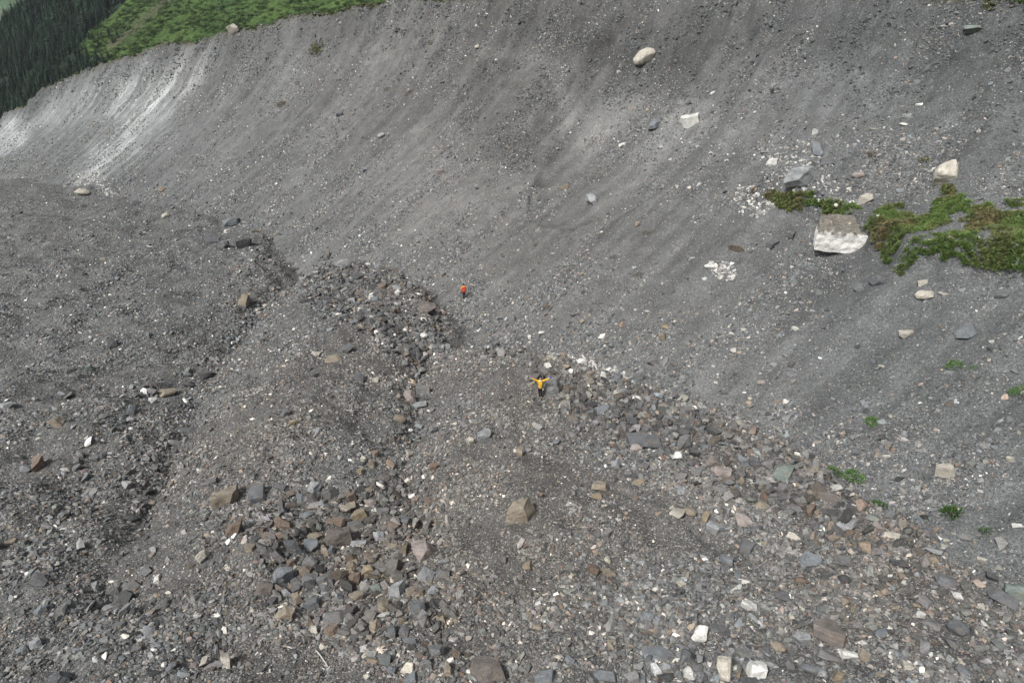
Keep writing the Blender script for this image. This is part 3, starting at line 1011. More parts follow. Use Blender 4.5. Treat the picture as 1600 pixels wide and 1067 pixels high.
# u v width height style colour | label | short name used to describe neighbours
BIG = [
    (1008, 88, 36, 27, 'r', 'P', 'cream boulder with grey dirt cap, alone high on the slope under the rim', 'dirt-capped cream boulder'),
    (1024, 192, 31, 21, 's', 'B', 'flat blue-grey slab half sunk in the slope beside a white boulder', 'sunken blue slab'),
    (1076, 188, 30, 21, 'w', 'W', 'jagged white boulder right of the half sunk blue-grey slab', 'jagged white boulder'),
    (1522, 45, 28, 17, 'w', 'G', 'greenish grey boulder jutting out just under the rim at upper right', 'rim boulder'),
    (1252, 272, 50, 44, 'b', 'L', 'big angular blue-grey block standing above the grassy bench', 'big blue block'),
    (1276, 232, 18, 23, 's', 'B', 'upright blue-grey slab just behind the big blue-grey block', None),
    (1293, 250, 26, 18, 's', 'S', 'dark leaning slab right of the big blue-grey block', None),
    (1478, 270, 38, 44, 'w', 'P', 'ragged cream boulder with a pointed top above the grass', 'ragged cream boulder'),
    (1352, 311, 23, 19, 'b', 'P', 'rounded cream boulder just behind the huge white block', 'cream boulder by the white block'),
    (1443, 460, 29, 22, 'r', 'P', 'pale cracked boulder below the grassy bench', 'cracked pale boulder'),
    (1416, 521, 21, 17, 'w', 'P', 'smooth cream boulder on the bare slope below the cracked pale boulder', 'smooth cream boulder'),
    (1511, 514, 26, 33, 's', 'B', 'tall blue-grey slab lying flat on the right side of the slope', 'tall blue slab'),
    (1477, 731, 28, 27, 'w', 'P', 'cream and grey boulder alone on the bare slope between green tufts', 'lone cream boulder'),
    (926, 313, 14, 21, 'w', 'L', 'light grey upright stone in the middle of the slope', 'upright light stone'),
    (1108, 416, 16, 9, 'b', 'W', 'white flat stone beside a patch of white chips', 'white stone by the chips'),
    (129, 300, 24, 13, 'r', 'P', 'smooth egg-shaped pale boulder at the foot of the pale silt runs', 'egg-shaped boulder'),
    (362, 348, 27, 20, 'b', 'B', 'blue-grey block on the far rubble corner, white stone before it', 'far blue block'),
    (535, 410, 20, 10, 'b', 'L', 'light grey flat boulder topping the middle rubble mound', 'flat mound-top boulder'),
    (668, 482, 28, 23, 'b', 'U', 'dark brown boulder at the right tip of the middle mound', 'dark mound-tip boulder'),
    (662, 524, 13, 11, 'r', 'W', 'white stone in the gap between the two rubble mounds', 'white gap stone'),
    (380, 470, 16, 24, 'w', 'T', 'pale brown wedge standing at the mouth of the left gully', 'gully wedge'),
    (353, 777, 42, 36, 'b', 'T', 'big tan block with a dark flat top on the left mound', 'big tan block on the left'),
    (404, 770, 28, 36, 's', 'S', 'dark grey leaning slab right beside the big tan block', None),
    (366, 823, 24, 25, 'b', 'R', 'reddish brown stone below the big tan block', 'reddish stone'),
    (63, 723, 22, 28, 'b', 'R', 'tall orange-brown boulder near the left edge', 'orange-brown boulder'),
    (91, 659, 18, 19, 'w', 'T', 'tan and cream pointed stone above the orange-brown boulder', None),
    (815, 796, 38, 44, 'b', 'T', 'big tan block standing alone in the middle of the near mound', 'big tan block'),
    (862, 606, 30, 32, 'b', 'N', 'big flat-faced grey block beside the person in yellow', 'grey block by the person'),
    (1005, 688, 58, 30, 's', 'S', 'long dark grey boulder lying on the crest of the right mound', 'long crest boulder'),
    (995, 699, 25, 15, 'w', 'K', 'pinkish pale stone leaning against the long crest boulder', None),
    (1127, 737, 29, 18, 'b', 'K', 'pinkish boulder on the right mound crest', 'pinkish crest boulder'),
    (1061, 713, 17, 15, 'b', 'W', 'bright white blocky stone right of the long crest boulder', 'white crest block'),
    (1223, 733, 27, 29, 's', 'G', 'greenish tilted slab where the right mound meets the slope', 'greenish slab'),
    (908, 564, 14, 14, 'r', 'W', 'round white boulder, largest of the white stones behind the yellow person', 'round white boulder'),
    (757, 676, 27, 18, 's', 'L', 'light grey slab lying above the big tan block', 'light grey slab'),
    (738, 688, 18, 20, 'b', 'P', 'cream and grey stone left of the light grey slab', None),
    (663, 862, 41, 33, 'b', 'K', 'big pinkish brown boulder at the right edge of the rubble hollow', 'pinkish hollow boulder'),
    (666, 897, 28, 25, 's', 'L', 'pale bluish slab just below the pinkish brown hollow boulder', 'pale hollow slab'),
    (619, 922, 25, 27, 'b', 'L', 'light grey upright block in the rubble hollow', 'upright hollow block'),
    (529, 838, 40, 35, 'b', 'U', 'large purplish brown block at the top of the rubble hollow', 'purplish block'),
    (441, 817, 29, 22, 'b', 'R', 'rusty brown block at the upper left of the rubble hollow', 'rusty block'),
    (440, 899, 34, 28, 'w', 'B', 'dark blue-grey wedge on the left side of the rubble hollow', 'blue wedge'),
    (446, 957, 31, 25, 'b', 'T', 'brown flat-topped block at the lower left of the rubble hollow', 'flat-topped brown block'),
    (561, 803, 27, 19, 'w', 'O', 'ochre wedge above the purplish brown block', 'ochre wedge'),
    (765, 1047, 52, 44, 'b', 'U', 'large brown boulder cut by the bottom edge of the picture', 'bottom brown boulder'),
    (1025, 1021, 52, 23, 's', 'B', 'pointed blue-grey slab near the bottom edge', 'pointed blue slab'),
    (1092, 990, 28, 24, 'b', 'W', 'bright white block right of the pointed blue-grey slab', 'white block near the bottom'),
    (1078, 1050, 27, 25, 'b', 'W', 'white triangular block at the bottom edge', 'bottom white triangle'),
    (1171, 945, 24, 20, 'w', 'W', 'white peaked block, upmost of the four white blocks at lower right', 'white peak'),
    (1181, 1046, 27, 31, 'b', 'W', 'white block at the bottom edge, rightmost of the four white blocks', 'bottom right white block'),
    (1131, 1041, 27, 40, 'b', 'P', 'tall cream and tan boulder between two white blocks', None),
    (1299, 989, 56, 37, 'b', 'U', 'largest brown boulder in the lower right corner area', 'largest brown boulder'),
    (1251, 996, 34, 25, 'w', 'L', 'slate wedge with a pale rim left of the largest brown boulder', 'pale-rimmed wedge'),
    (1325, 1021, 31, 19, 'b', 'W', 'white and grey streaked block below the largest brown boulder', 'streaked white block'),
    (1457, 974, 35, 21, 's', 'N', 'flat grey rectangular slab at lower right', 'rectangular slab'),
    (1496, 979, 34, 30, 'r', 'S', 'dark rounded boulder beside the flat rectangular slab', 'dark rounded boulder'),
    (1566, 934, 52, 24, 's', 'S', 'long dark slate slab near the right edge', 'long slate slab'),
    (1590, 924, 38, 30, 'b', 'G', 'greenish boulder at the right edge behind the long slate slab', None),
    (1298, 779, 44, 14, 's', 'U', 'long brown slab lying along the right mound crest', 'long brown slab'),
    (1265, 879, 31, 28, 'b', 'B', 'dark blue-grey boulder on the right mound flank', 'dark blue boulder'),
    (926, 890, 21, 18, 'b', 'R', 'rusty split stone below the big tan block to its right', 'rusty split stone'),
    (368, 43, 19, 18, 'w', 'P', 'pale boulder with dark moss perched on the rim against the green hill', 'rim-perched boulder'),
    (319, 1033, 12, 35, 'h', 'P', 'long narrow cream stone near the bottom left', 'long cream stone'),
    (57, 1004, 23, 26, 'b', 'L', 'pale grey squarish boulder in the lower left corner area', 'pale corner boulder'),
    (97, 1060, 32, 28, 'b', 'S', 'dark boulder at the bottom edge in the left corner', 'dark corner boulder'),
]
MORE = [
    (973, 227, 11, 7, 'b', 'W'), (1113, 146, 10, 6, 'b', 'W'), (1180, 175, 7, 6, 'h', 'W'), (1437, 163, 14, 12, 'h', 'W'), (1412, 193, 13, 12, 'h', 'W'), (1274, 205, 9, 11, 'b', 'W'), (1207, 252, 18, 13, 'w', 'W'),
    (1341, 273, 21, 14, 'r', 'K'), (1371, 337, 9, 9, 'h', 'W'), (1440, 442, 17, 10, 'b', 'P'), (1372, 436, 26, 26, 'b', 'S'), (1343, 448, 18, 18, 'b', 'S'), (1566, 460, 21, 13, 's', 'S'), (1377, 572, 10, 7, 'r', 'P'),
    (1548, 563, 10, 9, 'r', 'P'), (1335, 706, 13, 12, 'b', 'B'), (1246, 692, 9, 12, 'b', 'B'), (1577, 715, 14, 13, 'b', 'P'), (884, 292, 15, 10, 'w', 'T'), (997, 350, 11, 9, 'b', 'T'), (1082, 404, 12, 9, 'b', 'L'), (688, 268, 14, 9, 'w', 'K'),
    (571, 265, 12, 10, 'b', 'B'), (597, 211, 13, 9, 'r', 'L'), (531, 179, 10, 8, 'b', 'S'), (746, 73, 8, 8, 'r', 'P'), (254, 296, 13, 12, 'r', 'T'), (260, 337, 13, 12, 'r', 'P'), (355, 363, 11, 10, 'b', 'W'), (332, 371, 27, 19, 's', 'S'),
    (351, 383, 18, 15, 'b', 'N'), (383, 380, 28, 21, 'b', 'D'), (402, 361, 20, 11, 's', 'T'), (576, 413, 11, 7, 'b', 'W'), (592, 417, 13, 9, 'b', 'B'), (622, 458, 11, 11, 'b', 'W'), (620, 449, 15, 8, 's', 'L'), (582, 463, 12, 14, 'w', 'W'),
    (572, 459, 8, 11, 'b', 'B'), (563, 469, 10, 7, 'r', 'O'), (588, 468, 16, 11, 'b', 'B'), (559, 432, 19, 12, 's', 'D'), (598, 449, 16, 11, 'b', 'R'), (565, 458, 16, 12, 'b', 'U'), (553, 486, 11, 12, 'b', 'P'), (648, 472, 11, 11, 'b', 'N'),
    (717, 473, 12, 8, 'b', 'G'), (1238, 365, 12, 16, 's', 'S'), (1207, 380, 16, 18, 's', 'S'),
    (176, 538, 16, 17, 'w', 'D'), (143, 575, 12, 15, 'b', 'G'), (112, 577, 23, 10, 's', 'S'), (11, 632, 23, 16, 's', 'L'), (40, 732, 17, 13, 's', 'B'), (105, 793, 12, 8, 'r', 'P'), (147, 768, 17, 12, 's', 'L'), (239, 626, 13, 11, 'b', 'W'),
    (206, 641, 15, 17, 'b', 'B'), (203, 655, 12, 9, 'b', 'L'), (263, 612, 28, 17, 's', 'T'), (297, 672, 31, 20, 's', 'S'), (321, 586, 20, 14, 'b', 'D'), (297, 601, 20, 14, 'r', 'D'), (330, 751, 27, 13, 's', 'N'), (17, 845, 17, 12, 's', 'T'),
    (317, 868, 20, 22, 'w', 'P'), (149, 917, 12, 16, 'w', 'L'), (34, 1016, 18, 15, 's', 'B'), (352, 1034, 17, 36, 's', 'P'), (269, 1040, 17, 14, 'r', 'B'), (100, 825, 12, 8, 'h', 'W'), (392, 857, 20, 14, 'b', 'T'), (182, 870, 19, 9, 's', 'S'),
    (120, 974, 19, 11, 's', 'L'), (229, 890, 17, 20, 's', 'S'), (65, 952, 16, 20, 'w', 'B'), (246, 904, 11, 12, 'b', 'W'), (186, 975, 22, 9, 's', 'N'), (235, 985, 20, 22, 's', 'L'), (288, 1052, 18, 16, 's', 'B'), (96, 952, 14, 17, 's', 'N'),
    (447, 645, 17, 18, 'b', 'S'), (457, 660, 15, 9, 'b', 'O'), (541, 546, 23, 14, 'b', 'S'), (519, 560, 27, 12, 's', 'T'), (561, 590, 16, 15, 'b', 'S'), (587, 594, 10, 8, 'b', 'P'), (493, 552, 16, 9, 's', 'P'), (632, 567, 12, 13, 'r', 'N'),
    (639, 621, 17, 20, 'w', 'K'), (662, 608, 23, 19, 'b', 'N'), (657, 632, 25, 14, 's', 'L'), (625, 654, 25, 17, 'r', 'T'), (641, 672, 9, 8, 'r', 'W'), (568, 716, 11, 13, 'w', 'P'), (562, 737, 11, 12, 'b', 'O'), (586, 708, 13, 13, 'w', 'R'),
    (580, 725, 11, 15, 'w', 'T'), (640, 710, 12, 18, 'w', 'P'), (491, 763, 21, 18, 'b', 'L'), (454, 787, 22, 14, 'w', 'U'), (410, 830, 13, 15, 'b', 'R'), (479, 805, 25, 16, 'r', 'B'), (523, 814, 42, 18, 's', 'R'), (491, 837, 31, 16, 's', 'T'),
    (486, 851, 23, 22, 'b', 'B'), (457, 854, 35, 21, 'w', 'S'), (557, 820, 27, 20, 's', 'N'), (484, 877, 25, 20, 'r', 'N'), (448, 927, 22, 16, 'b', 'L'), (488, 944, 26, 22, 'b', 'S'), (484, 967, 15, 30, 'h', 'T'), (491, 985, 13, 16, 'b', 'P'),
    (520, 984, 23, 18, 'b', 'R'), (526, 962, 33, 27, 's', 'N'), (575, 889, 20, 20, 'w', 'O'), (530, 930, 15, 28, 'h', 'L'), (614, 853, 19, 14, 'b', 'T'), (693, 895, 25, 26, 's', 'N'), (652, 950, 28, 24, 'w', 'S'), (598, 960, 24, 12, 's', 'W'),
    (600, 943, 20, 26, 's', 'T'), (611, 1047, 17, 17, 'r', 'B'), (663, 1038, 22, 18, 'b', 'N'), (506, 858, 13, 24, 's', 'T'), (519, 860, 13, 18, 'b', 'B'), (560, 849, 24, 14, 's', 'L'), (503, 905, 22, 18, 'b', 'S'), (552, 905, 24, 20, 'w', 'R'),
    (540, 893, 26, 10, 's', 'O'), (476, 892, 20, 18, 'w', 'T'), (415, 915, 26, 26, 's', 'U'), (556, 932, 22, 16, 'b', 'T'), (588, 918, 18, 14, 'b', 'G'), (645, 922, 22, 13, 's', 'T'), (676, 922, 18, 16, 'b', 'L'), (632, 983, 16, 20, 's', 'S'),
    (614, 985, 18, 26, 's', 'S'), (588, 978, 20, 18, 'b', 'T'), (640, 1000, 22, 12, 's', 'B'), (660, 985, 12, 28, 'h', 'N'), (682, 1018, 26, 20, 'b', 'S'), (643, 1060, 22, 20, 'b', 'B'), (700, 1045, 20, 22, 'w', 'T'), (712, 1022, 16, 14, 'b', 'R'),
    (632, 812, 14, 18, 's', 'B'), (600, 800, 22, 14, 'b', 'N'), (578, 785, 18, 14, 'b', 'K'), (547, 790, 18, 16, 's', 'T'), (533, 775, 14, 12, 'b', 'N'), (470, 778, 16, 18, 's', 'B'), (593, 838, 18, 22, 'b', 'L'), (455, 880, 16, 14, 'b', 'R'),
    (962, 726, 14, 16, 'b', 'L'), (998, 753, 23, 9, 's', 'O'), (987, 744, 26, 8, 's', 'D'), (937, 761, 25, 18, 'b', 'T'), (932, 775, 17, 11, 'b', 'O'), (942, 640, 25, 16, 'b', 'B'), (893, 580, 10, 11, 'r', 'W'), (943, 584, 10, 11, 'w', 'W'),
    (855, 571, 14, 9, 'b', 'W'), (939, 601, 12, 7, 'b', 'P'), (994, 621, 15, 7, 'b', 'W'), (966, 590, 16, 18, 's', 'B'), (990, 591, 18, 10, 's', 'S'), (976, 594, 10, 7, 'r', 'R'), (1020, 564, 17, 15, 'b', 'N'), (1053, 568, 17, 13, 'b', 'N'),
    (962, 615, 14, 7, 'b', 'P'), (860, 558, 12, 9, 'b', 'P'), (846, 519, 11, 6, 'r', 'W'), (828, 527, 7, 8, 'b', 'W'), (1040, 509, 18, 9, 's', 'O'), (1035, 525, 11, 15, 'b', 'T'), (1190, 597, 15, 12, 'r', 'K'), (1066, 590, 12, 12, 's', 'L'),
    (1172, 622, 8, 8, 'r', 'P'), (1155, 660, 11, 11, 'r', 'P'), (1163, 613, 7, 5, 'r', 'W'), (896, 678, 14, 13, 's', 'N'), (868, 690, 12, 15, 's', 'B'), (825, 703, 12, 12, 's', 'L'), (812, 707, 13, 18, 'w', 'T'), (895, 652, 22, 10, 's', 'U'),
    (1005, 728, 20, 12, 'w', 'N'), (1070, 692, 24, 20, 'b', 'N'), (1085, 705, 14, 24, 's', 'D'), (1112, 720, 26, 22, 'b', 'U'), (1160, 719, 24, 18, 'b', 'B'), (1180, 722, 20, 18, 'b', 'S'), (1173, 707, 14, 11, 'b', 'R'), (1200, 725, 18, 16, 'b', 'N'),
    (1088, 737, 18, 14, 's', 'N'), (1064, 766, 14, 14, 's', 'L'), (1058, 798, 22, 18, 's', 'P'), (1077, 798, 22, 17, 'r', 'T'), (1102, 805, 12, 20, 's', 'O'), (1161, 812, 28, 22, 's', 'K'), (1190, 790, 24, 18, 'r', 'T'), (1117, 822, 22, 18, 'w', 'L'),
    (1162, 909, 18, 9, 'b', 'W'), (990, 974, 21, 14, 's', 'P'), (1012, 961, 23, 19, 'r', 'B'), (873, 1027, 20, 14, 'h', 'P'), (850, 1056, 30, 20, 'w', 'B'), (1155, 1050, 11, 23, 'h', 'O'), (1127, 984, 36, 20, 's', 'S'), (951, 893, 22, 15, 'b', 'T'),
    (824, 883, 14, 14, 'b', 'O'), (1065, 910, 18, 12, 'b', 'P'), (1134, 877, 25, 18, 'b', 'B'), (1165, 853, 28, 22, 'b', 'S'), (1100, 869, 24, 9, 'h', 'L'), (1322, 875, 34, 20, 's', 'N'), (1318, 904, 21, 17, 'r', 'D'), (1265, 798, 12, 21, 'b', 'R'),
    (1332, 816, 15, 26, 's', 'L'), (1315, 821, 20, 13, 'w', 'L'), (1372, 825, 17, 15, 'w', 'K'), (1392, 834, 25, 15, 's', 'P'), (1299, 1026, 38, 18, 's', 'N'), (1270, 1045, 40, 13, 's', 'B'), (1495, 929, 18, 10, 's', 'W'), (1439, 960, 14, 15, 'w', 'W'),
    (1321, 938, 18, 26, 'h', 'T'), (1480, 908, 36, 20, 's', 'S'), (1520, 1004, 14, 11, 'b', 'K'), (1216, 1010, 24, 20, 'r', 'T'), (1377, 988, 22, 17, 's', 'B'), (1350, 1024, 18, 18, 'b', 'T'), (1534, 874, 15, 8, 'b', 'P'), (1507, 838, 21, 14, 's', 'N'),
    (1590, 820, 18, 9, 's', 'W'), (1310, 1058, 22, 20, 'b', 'O'), (1500, 1045, 24, 16, 's', 'B'), (1418, 1040, 18, 14, 'b', 'P'), (1252, 905, 24, 14, 's', 'R'), (1220, 930, 26, 18, 's', 'S'), (1288, 912, 18, 9, 'b', 'R'), (1436, 860, 22, 16, 's', 'U'),
    (1405, 880, 26, 12, 's', 'D'), (1550, 900, 18, 14, 'b', 'D'), (1000, 1060, 20, 14, 's', 'B'), (945, 1055, 34, 16, 's', 'B'), (1040, 1040, 16, 14, 'b', 'L'), (890, 1030, 18, 14, 's', 'B'), (840, 980, 18, 15, 'r', 'T'), (850, 995, 16, 9, 's', 'L'),
    (1140, 965, 20, 18, 'b', 'N'), (1205, 985, 12, 12, 'b', 'N'), (1235, 1040, 18, 16, 'b', 'N'), (955, 1010, 12, 12, 'b', 'T'), (1050, 975, 16, 13, 'b', 'N'), (780, 1010, 14, 12, 'w', 'N'), (917, 945, 14, 10, 'b', 'L'), (1002, 877, 14, 10, 's', 'L'),
]

ALL = [(b[0], b[1], b[2], b[3], b[4], b[5], b[6], b[7]) for b in BIG] + [(m[0], m[1], m[2], m[3], m[4], m[5], None, None) for m in MORE]


def clear_of_singles(s_, grow=0.62):
    """drop pile stones that would bury one of the single stones"""
    u, v, _ = to_px(s_[0][:, 0], s_[0][:, 1], s_[0][:, 2])
    ok = np.ones(len(u), bool)
    for a in ALL:
        ok &= ((u - a[0]) / (a[2] * grow + 2)) ** 2 + ((v - a[1] - 0.1 * a[3]) / (a[3] * grow + 2)) ** 2 > 1
    ok &= ((u - 844) / 9) ** 2 + ((v - 612) / 18) ** 2 > 1
    return tuple(q[ok] for q in s_)


sel_r = inview & ~wallq
sets = [stones_on(sel_r, 250000, 0.00098, 2.35, 0.17, PAL_RUBBLE, None, coarse)]


def line_m(ids, pts, wid):
    d, _a = poly_dist(QC[ids, 0], QC[ids, 1], pts)
    return np.exp(-(d / wid) ** 2)


def piles(ids):
    """where coarse blocks gather: the hollow, the mound crests, the gully beds"""
    u, v = QU[ids], QV[ids]
    w = 1.0 * in_poly(u, v, HOLLOW) + 0.55 * in_poly(u, v, RIDGE) + 0.75 * in_poly(u, v, MOUND) + 0.28 * in_poly(u, v, LOWR)
    w = w + 0.9 * line_m(ids, EDGE[3:24], 1.6) + 0.5 * line_m(ids, EDGE[24:30], 2.2)
    for gl, dep, wid in GULLY[:3]:
        w = w + 0.55 * line_m(ids, gl, 1.1)
    n = fbm(QC[ids, 0] * .3, QC[ids, 1] * .3, 3, 113)
    return (w + 0.03) * np.clip(0.6 + 1.2 * n, 0.05, 2)


sets.append(stones_on(inview & (DB[quads[:, 0]] < 7), 11000, 0.0026, 2.6, 0.36, PAL_RUBBLE, piles))
PAL_DARK = [(32, (.088, .090, .093)), (18, (.118, .121, .123)), (14, (.064, .066, .068)), (8, (.155, .158, .16)), (10, (.112, .100, .089)), (4, (.150, .130, .106)), (5, (.115, .126, .134)), (1.2, (.27, .26, .24))]
def core(poly, *more):
    def w(ids):
        ju = 14 * fbm(QC[ids, 0] * .5, QC[ids, 1] * .5, 3, 115)
        jv = 14 * fbm(QC[ids, 0] * .5, QC[ids, 1] * .5, 3, 116)
        m = sum(in_poly(QU[ids] + ju + du, QV[ids] + jv + dv, poly).astype(float) for du, dv in ((0, 0), (14, 0), (-14, 0), (0, 12), (0, -12))) / 5
        return m * np.clip(0.7 + 0.9 * fbm(QC[ids, 0] * .35, QC[ids, 1] * .35, 2, 114), .1, 2) + 1e-6
    return w


HCORE = [(425, 800), (470, 775), (560, 765), (625, 790), (640, 850), (690, 880), (690, 960), (620, 1000), (540, 1000), (470, 985), (430, 940), (415, 870)]
CRESTB = [(840, 575), (960, 602), (1060, 638), (1165, 685), (1255, 735), (1330, 795), (1400, 850), (1340, 862), (1240, 805), (1130, 745), (1010, 700), (900, 650), (840, 625)]
sets.append(stones_on(inview & ~wallq, 1500, 0.0042, 2.5, 0.40, PAL_DARK, core(HCORE)))
sets.append(stones_on(inview & ~wallq, 5200, 0.0026, 2.5, 0.34, PAL_DARK, core(CRESTB)))
sets.append(stones_on(inview & (DB[quads[:, 0]] < 3), 2000, 0.0024, 2.5, 0.36, PAL_DARK, core(MOUND)))
sets[1:] = [clear_of_singles(s_) for s_ in sets[1:]]
for s_ in sets[2:]:
    s_[0][:] += QN[s_[5]] * (s_[2][:, :1] * rng.uniform(0, .6, (len(s_[0]), 1)))
sets[1][0][:] += QN[sets[1][5]] * (sets[1][2][:, :1] * rng.uniform(0, .5, (len(sets[1][0]), 1)))
P, E, S, I, C = (np.concatenate([s_[i] for s_ in sets]) for i in range(5))
C = C * 1.12
warm = np.clip(0.5 + 0.8 * fbm(P[:, 0] * .06, P[:, 1] * .06, 2, 112), 0, 1)
warm = warm * sstep(-42, -16, P[:, 0])
C = C * (1 + (warm * 0.10)[:, None] * np.array([1, 0.1, -0.7]))
scatter('loose_rubble', P, E, S, I, C, SH, 'loose grey and brown broken stones covering the near mounds', 'rubble')


def slope_w(ids):
    x, y = QC[ids, 0], QC[ids, 1]
    h = fbm(x * 0.12, y * 0.12, 3, 121) + 0.8 * fbm(AB[quads[ids, 0]] * 0.4, DB[quads[ids, 0]] * 0.04, 2, 122)
    w = np.clip(0.40 + 1.3 * h, 0.05, 3.0)
    fl = F_[quads[ids, 0]]
    w = w * (0.55 + 1.2 * np.exp(-fl / 0.28) * (0.4 + 0.6 * sstep(24, 6, x))) * (1 + 0.8 * in_poly(QU[ids], QV[ids], [(720, 110), (830, 100), (880, 180), (860, 260), (760, 240), (700, 180)]))
    return w * (1 + 1.2 * in_poly(QU[ids], QV[ids], [(1180, 220), (1600, 200), (1600, 420), (1380, 380), (1300, 320), (1180, 290)]))


sel_w = inview & wallq & (DC[quads[:, 0]] < -0.3)
sets = [stones_on(sel_w, 105000, 0.00076, 2.7, 0.24, PAL_SLOPE, slope_w)]
# clods and cobbles stuck in the steep till under the rim
PAL_CLOD = [(10, (.112, .117, .119)), (6, (.100, .105, .107)), (2, (.13, .135, .137))]
sets.append(stones_on(sel_w & (F_[quads[:, 0]] > 0.66), 11000, 0.0013, 2.6, 0.42, PAL_CLOD, lambda ids: sstep(0.66, 0.92, F_[quads[ids, 0]]) * np.clip(0.25 + 1.6 * fbm(QC[ids, 0] * .22, QC[ids, 1] * .22, 3, 123), 0, 2) + 1e-4))
# stones gathered where the slope meets the mounds
sets.append(stones_on(sel_w & (DB[quads[:, 0]] < 16) & ~in_poly(QU, QV, [(395, 495), (380, 440), (440, 400), (520, 395), (560, 405), (480, 430)]), 15000, 0.0010, 2.4, 0.24, PAL_SLOPE, lambda ids: np.exp(-np.maximum(DB[quads[ids, 0]], 0) / 5) * np.where(QC[ids, 0] > 9, 0.35, 1.0) * np.clip(0.3 + 1.3 * fbm(QC[ids, 0] * .2, QC[ids, 1] * .2, 3, 124), 0.02, 2)))
# runs of white marble chips
PAL_WHITE = [(5, (.52, .51, .48)), (4, (.36, .345, .32)), (3, (.20, .203, .205))]
CHIPS = [(([(835, 545), (900, 555), (980, 580), (1010, 615), (960, 600), (880, 575)]), 420), ([(1105, 410), (1135, 408), (1150, 425), (1140, 440), (1110, 430)], 170), ([(1150, 290), (1185, 288), (1215, 320), (1185, 345), (1155, 335)], 190),
         ([(110, 270), (150, 265), (185, 300), (215, 335), (165, 325), (120, 295)], 260), ([(1185, 230), (1260, 215), (1330, 300), (1370, 330), (1250, 300), (1195, 285)], 260)]
for pl, cnt in CHIPS:
    sets.append(stones_on(sel_w, cnt, 0.0016, 2.6, 0.26, PAL_WHITE, lambda ids, pl=pl: in_poly(QU[ids] + 8 * fbm(QC[ids, 0] * .6, QC[ids, 1] * .6, 2, 125), QV[ids], pl) + 1e-9))
sets[1][0][:] -= QN[sets[1][5]] * (sets[1][2][:, :1] * 0.22)
sets[1][2][:] *= np.stack([rng.uniform(.6, 1.2, 11000) for _ in range(3)], 1) * np.array([.9, .9, 1.3])
sets[1][4][:] = sets[1][4] / sets[1][4].mean(1, keepdims=True) * (0.5 * sets[1][4].mean(1, keepdims=True) + 0.057)
P, E, S, I, C = (np.concatenate([s_[i] for s_ in sets]) for i in range(5))
_u, _v, _ = to_px(P[:, 0], P[:, 1], P[:, 2])
C = C * np.where(in_poly(_u, _v, [(725, 105), (800, 92), (850, 110), (880, 160), (872, 235), (820, 270), (750, 250), (705, 180)]), 0.72, 1.0)[:, None]      # darker schist on the bulge
scatter('slope_scree', P, E, S, I, C, SH, 'small pale and grey stones scattered over the moraine slope', 'scree')

uu = np.array([a[0] for a in ALL], float)
vv = np.array([a[1] + 0.22 * a[3] for a in ALL], float)
SXp, SYp, SZp, STp, _hit = cast(uu, vv)


def normal_at(x, y, e=0.35):
    x = np.atleast_1d(x)
    y = np.atleast_1d(y)
    zx = ground(x + e, y) - ground(x - e, y)
    zy = ground(x, y + e) - ground(x, y - e)
    n = np.stack([-zx / (2 * e), -zy / (2 * e), np.ones_like(zx)], 1)
    return n / np.linalg.norm(n, axis=1, keepdims=True)


ONW = terrain(SXp, SYp)[1]
SNp = normal_at(SXp, SYp, 0.6)
ANCH = [(b[0], b[1], b[7]) for b in BIG if b[7]] + [(1320, 367, 'huge white block'), (844, 604, 'person in yellow'), (725, 457, 'person in red')]


def side_word(du, dv):
    if abs(du) > 2.2 * abs(dv):
        return 'right of' if du > 0 else 'left of'
    if abs(dv) > 2.2 * abs(du):
        return 'below' if dv > 0 else 'above'
    return ('lower ' if dv > 0 else 'upper ') + ('right of' if du > 0 else 'left of')


SHAPE_W = {'b': 'blocky', 's': 'flat', 'w': 'wedge-shaped', 'r': 'rounded', 'h': 'narrow'}
used_labels = set(b[6] for b in BIG)


def auto_label(u, v, w, h, s, c):
    big = 'large' if max(w, h) > 27 else ('small' if max(w, h) < 13 else '')
    near = sorted(ANCH, key=lambda a: math.hypot(a[0] - u, a[1] - v))
    for extra in ('', 'just ', 'farther '):
        for a in near[:6]:
            sw = side_word(u - a[0], v - a[1])
            where = {'right of': 'to the right of', 'left of': 'to the left of'}.get(sw, sw)
            if sw.startswith(('lower', 'upper')):
                where = 'to the ' + sw
            lab = ' '.join(x for x in (big, CW[c], SHAPE_W[s], 'stone', (extra + where).strip(), 'the', a[2]) if x)
            if lab not in used_labels and len(lab.split()) <= 16:
                used_labels.add(lab)
                return lab
    return None


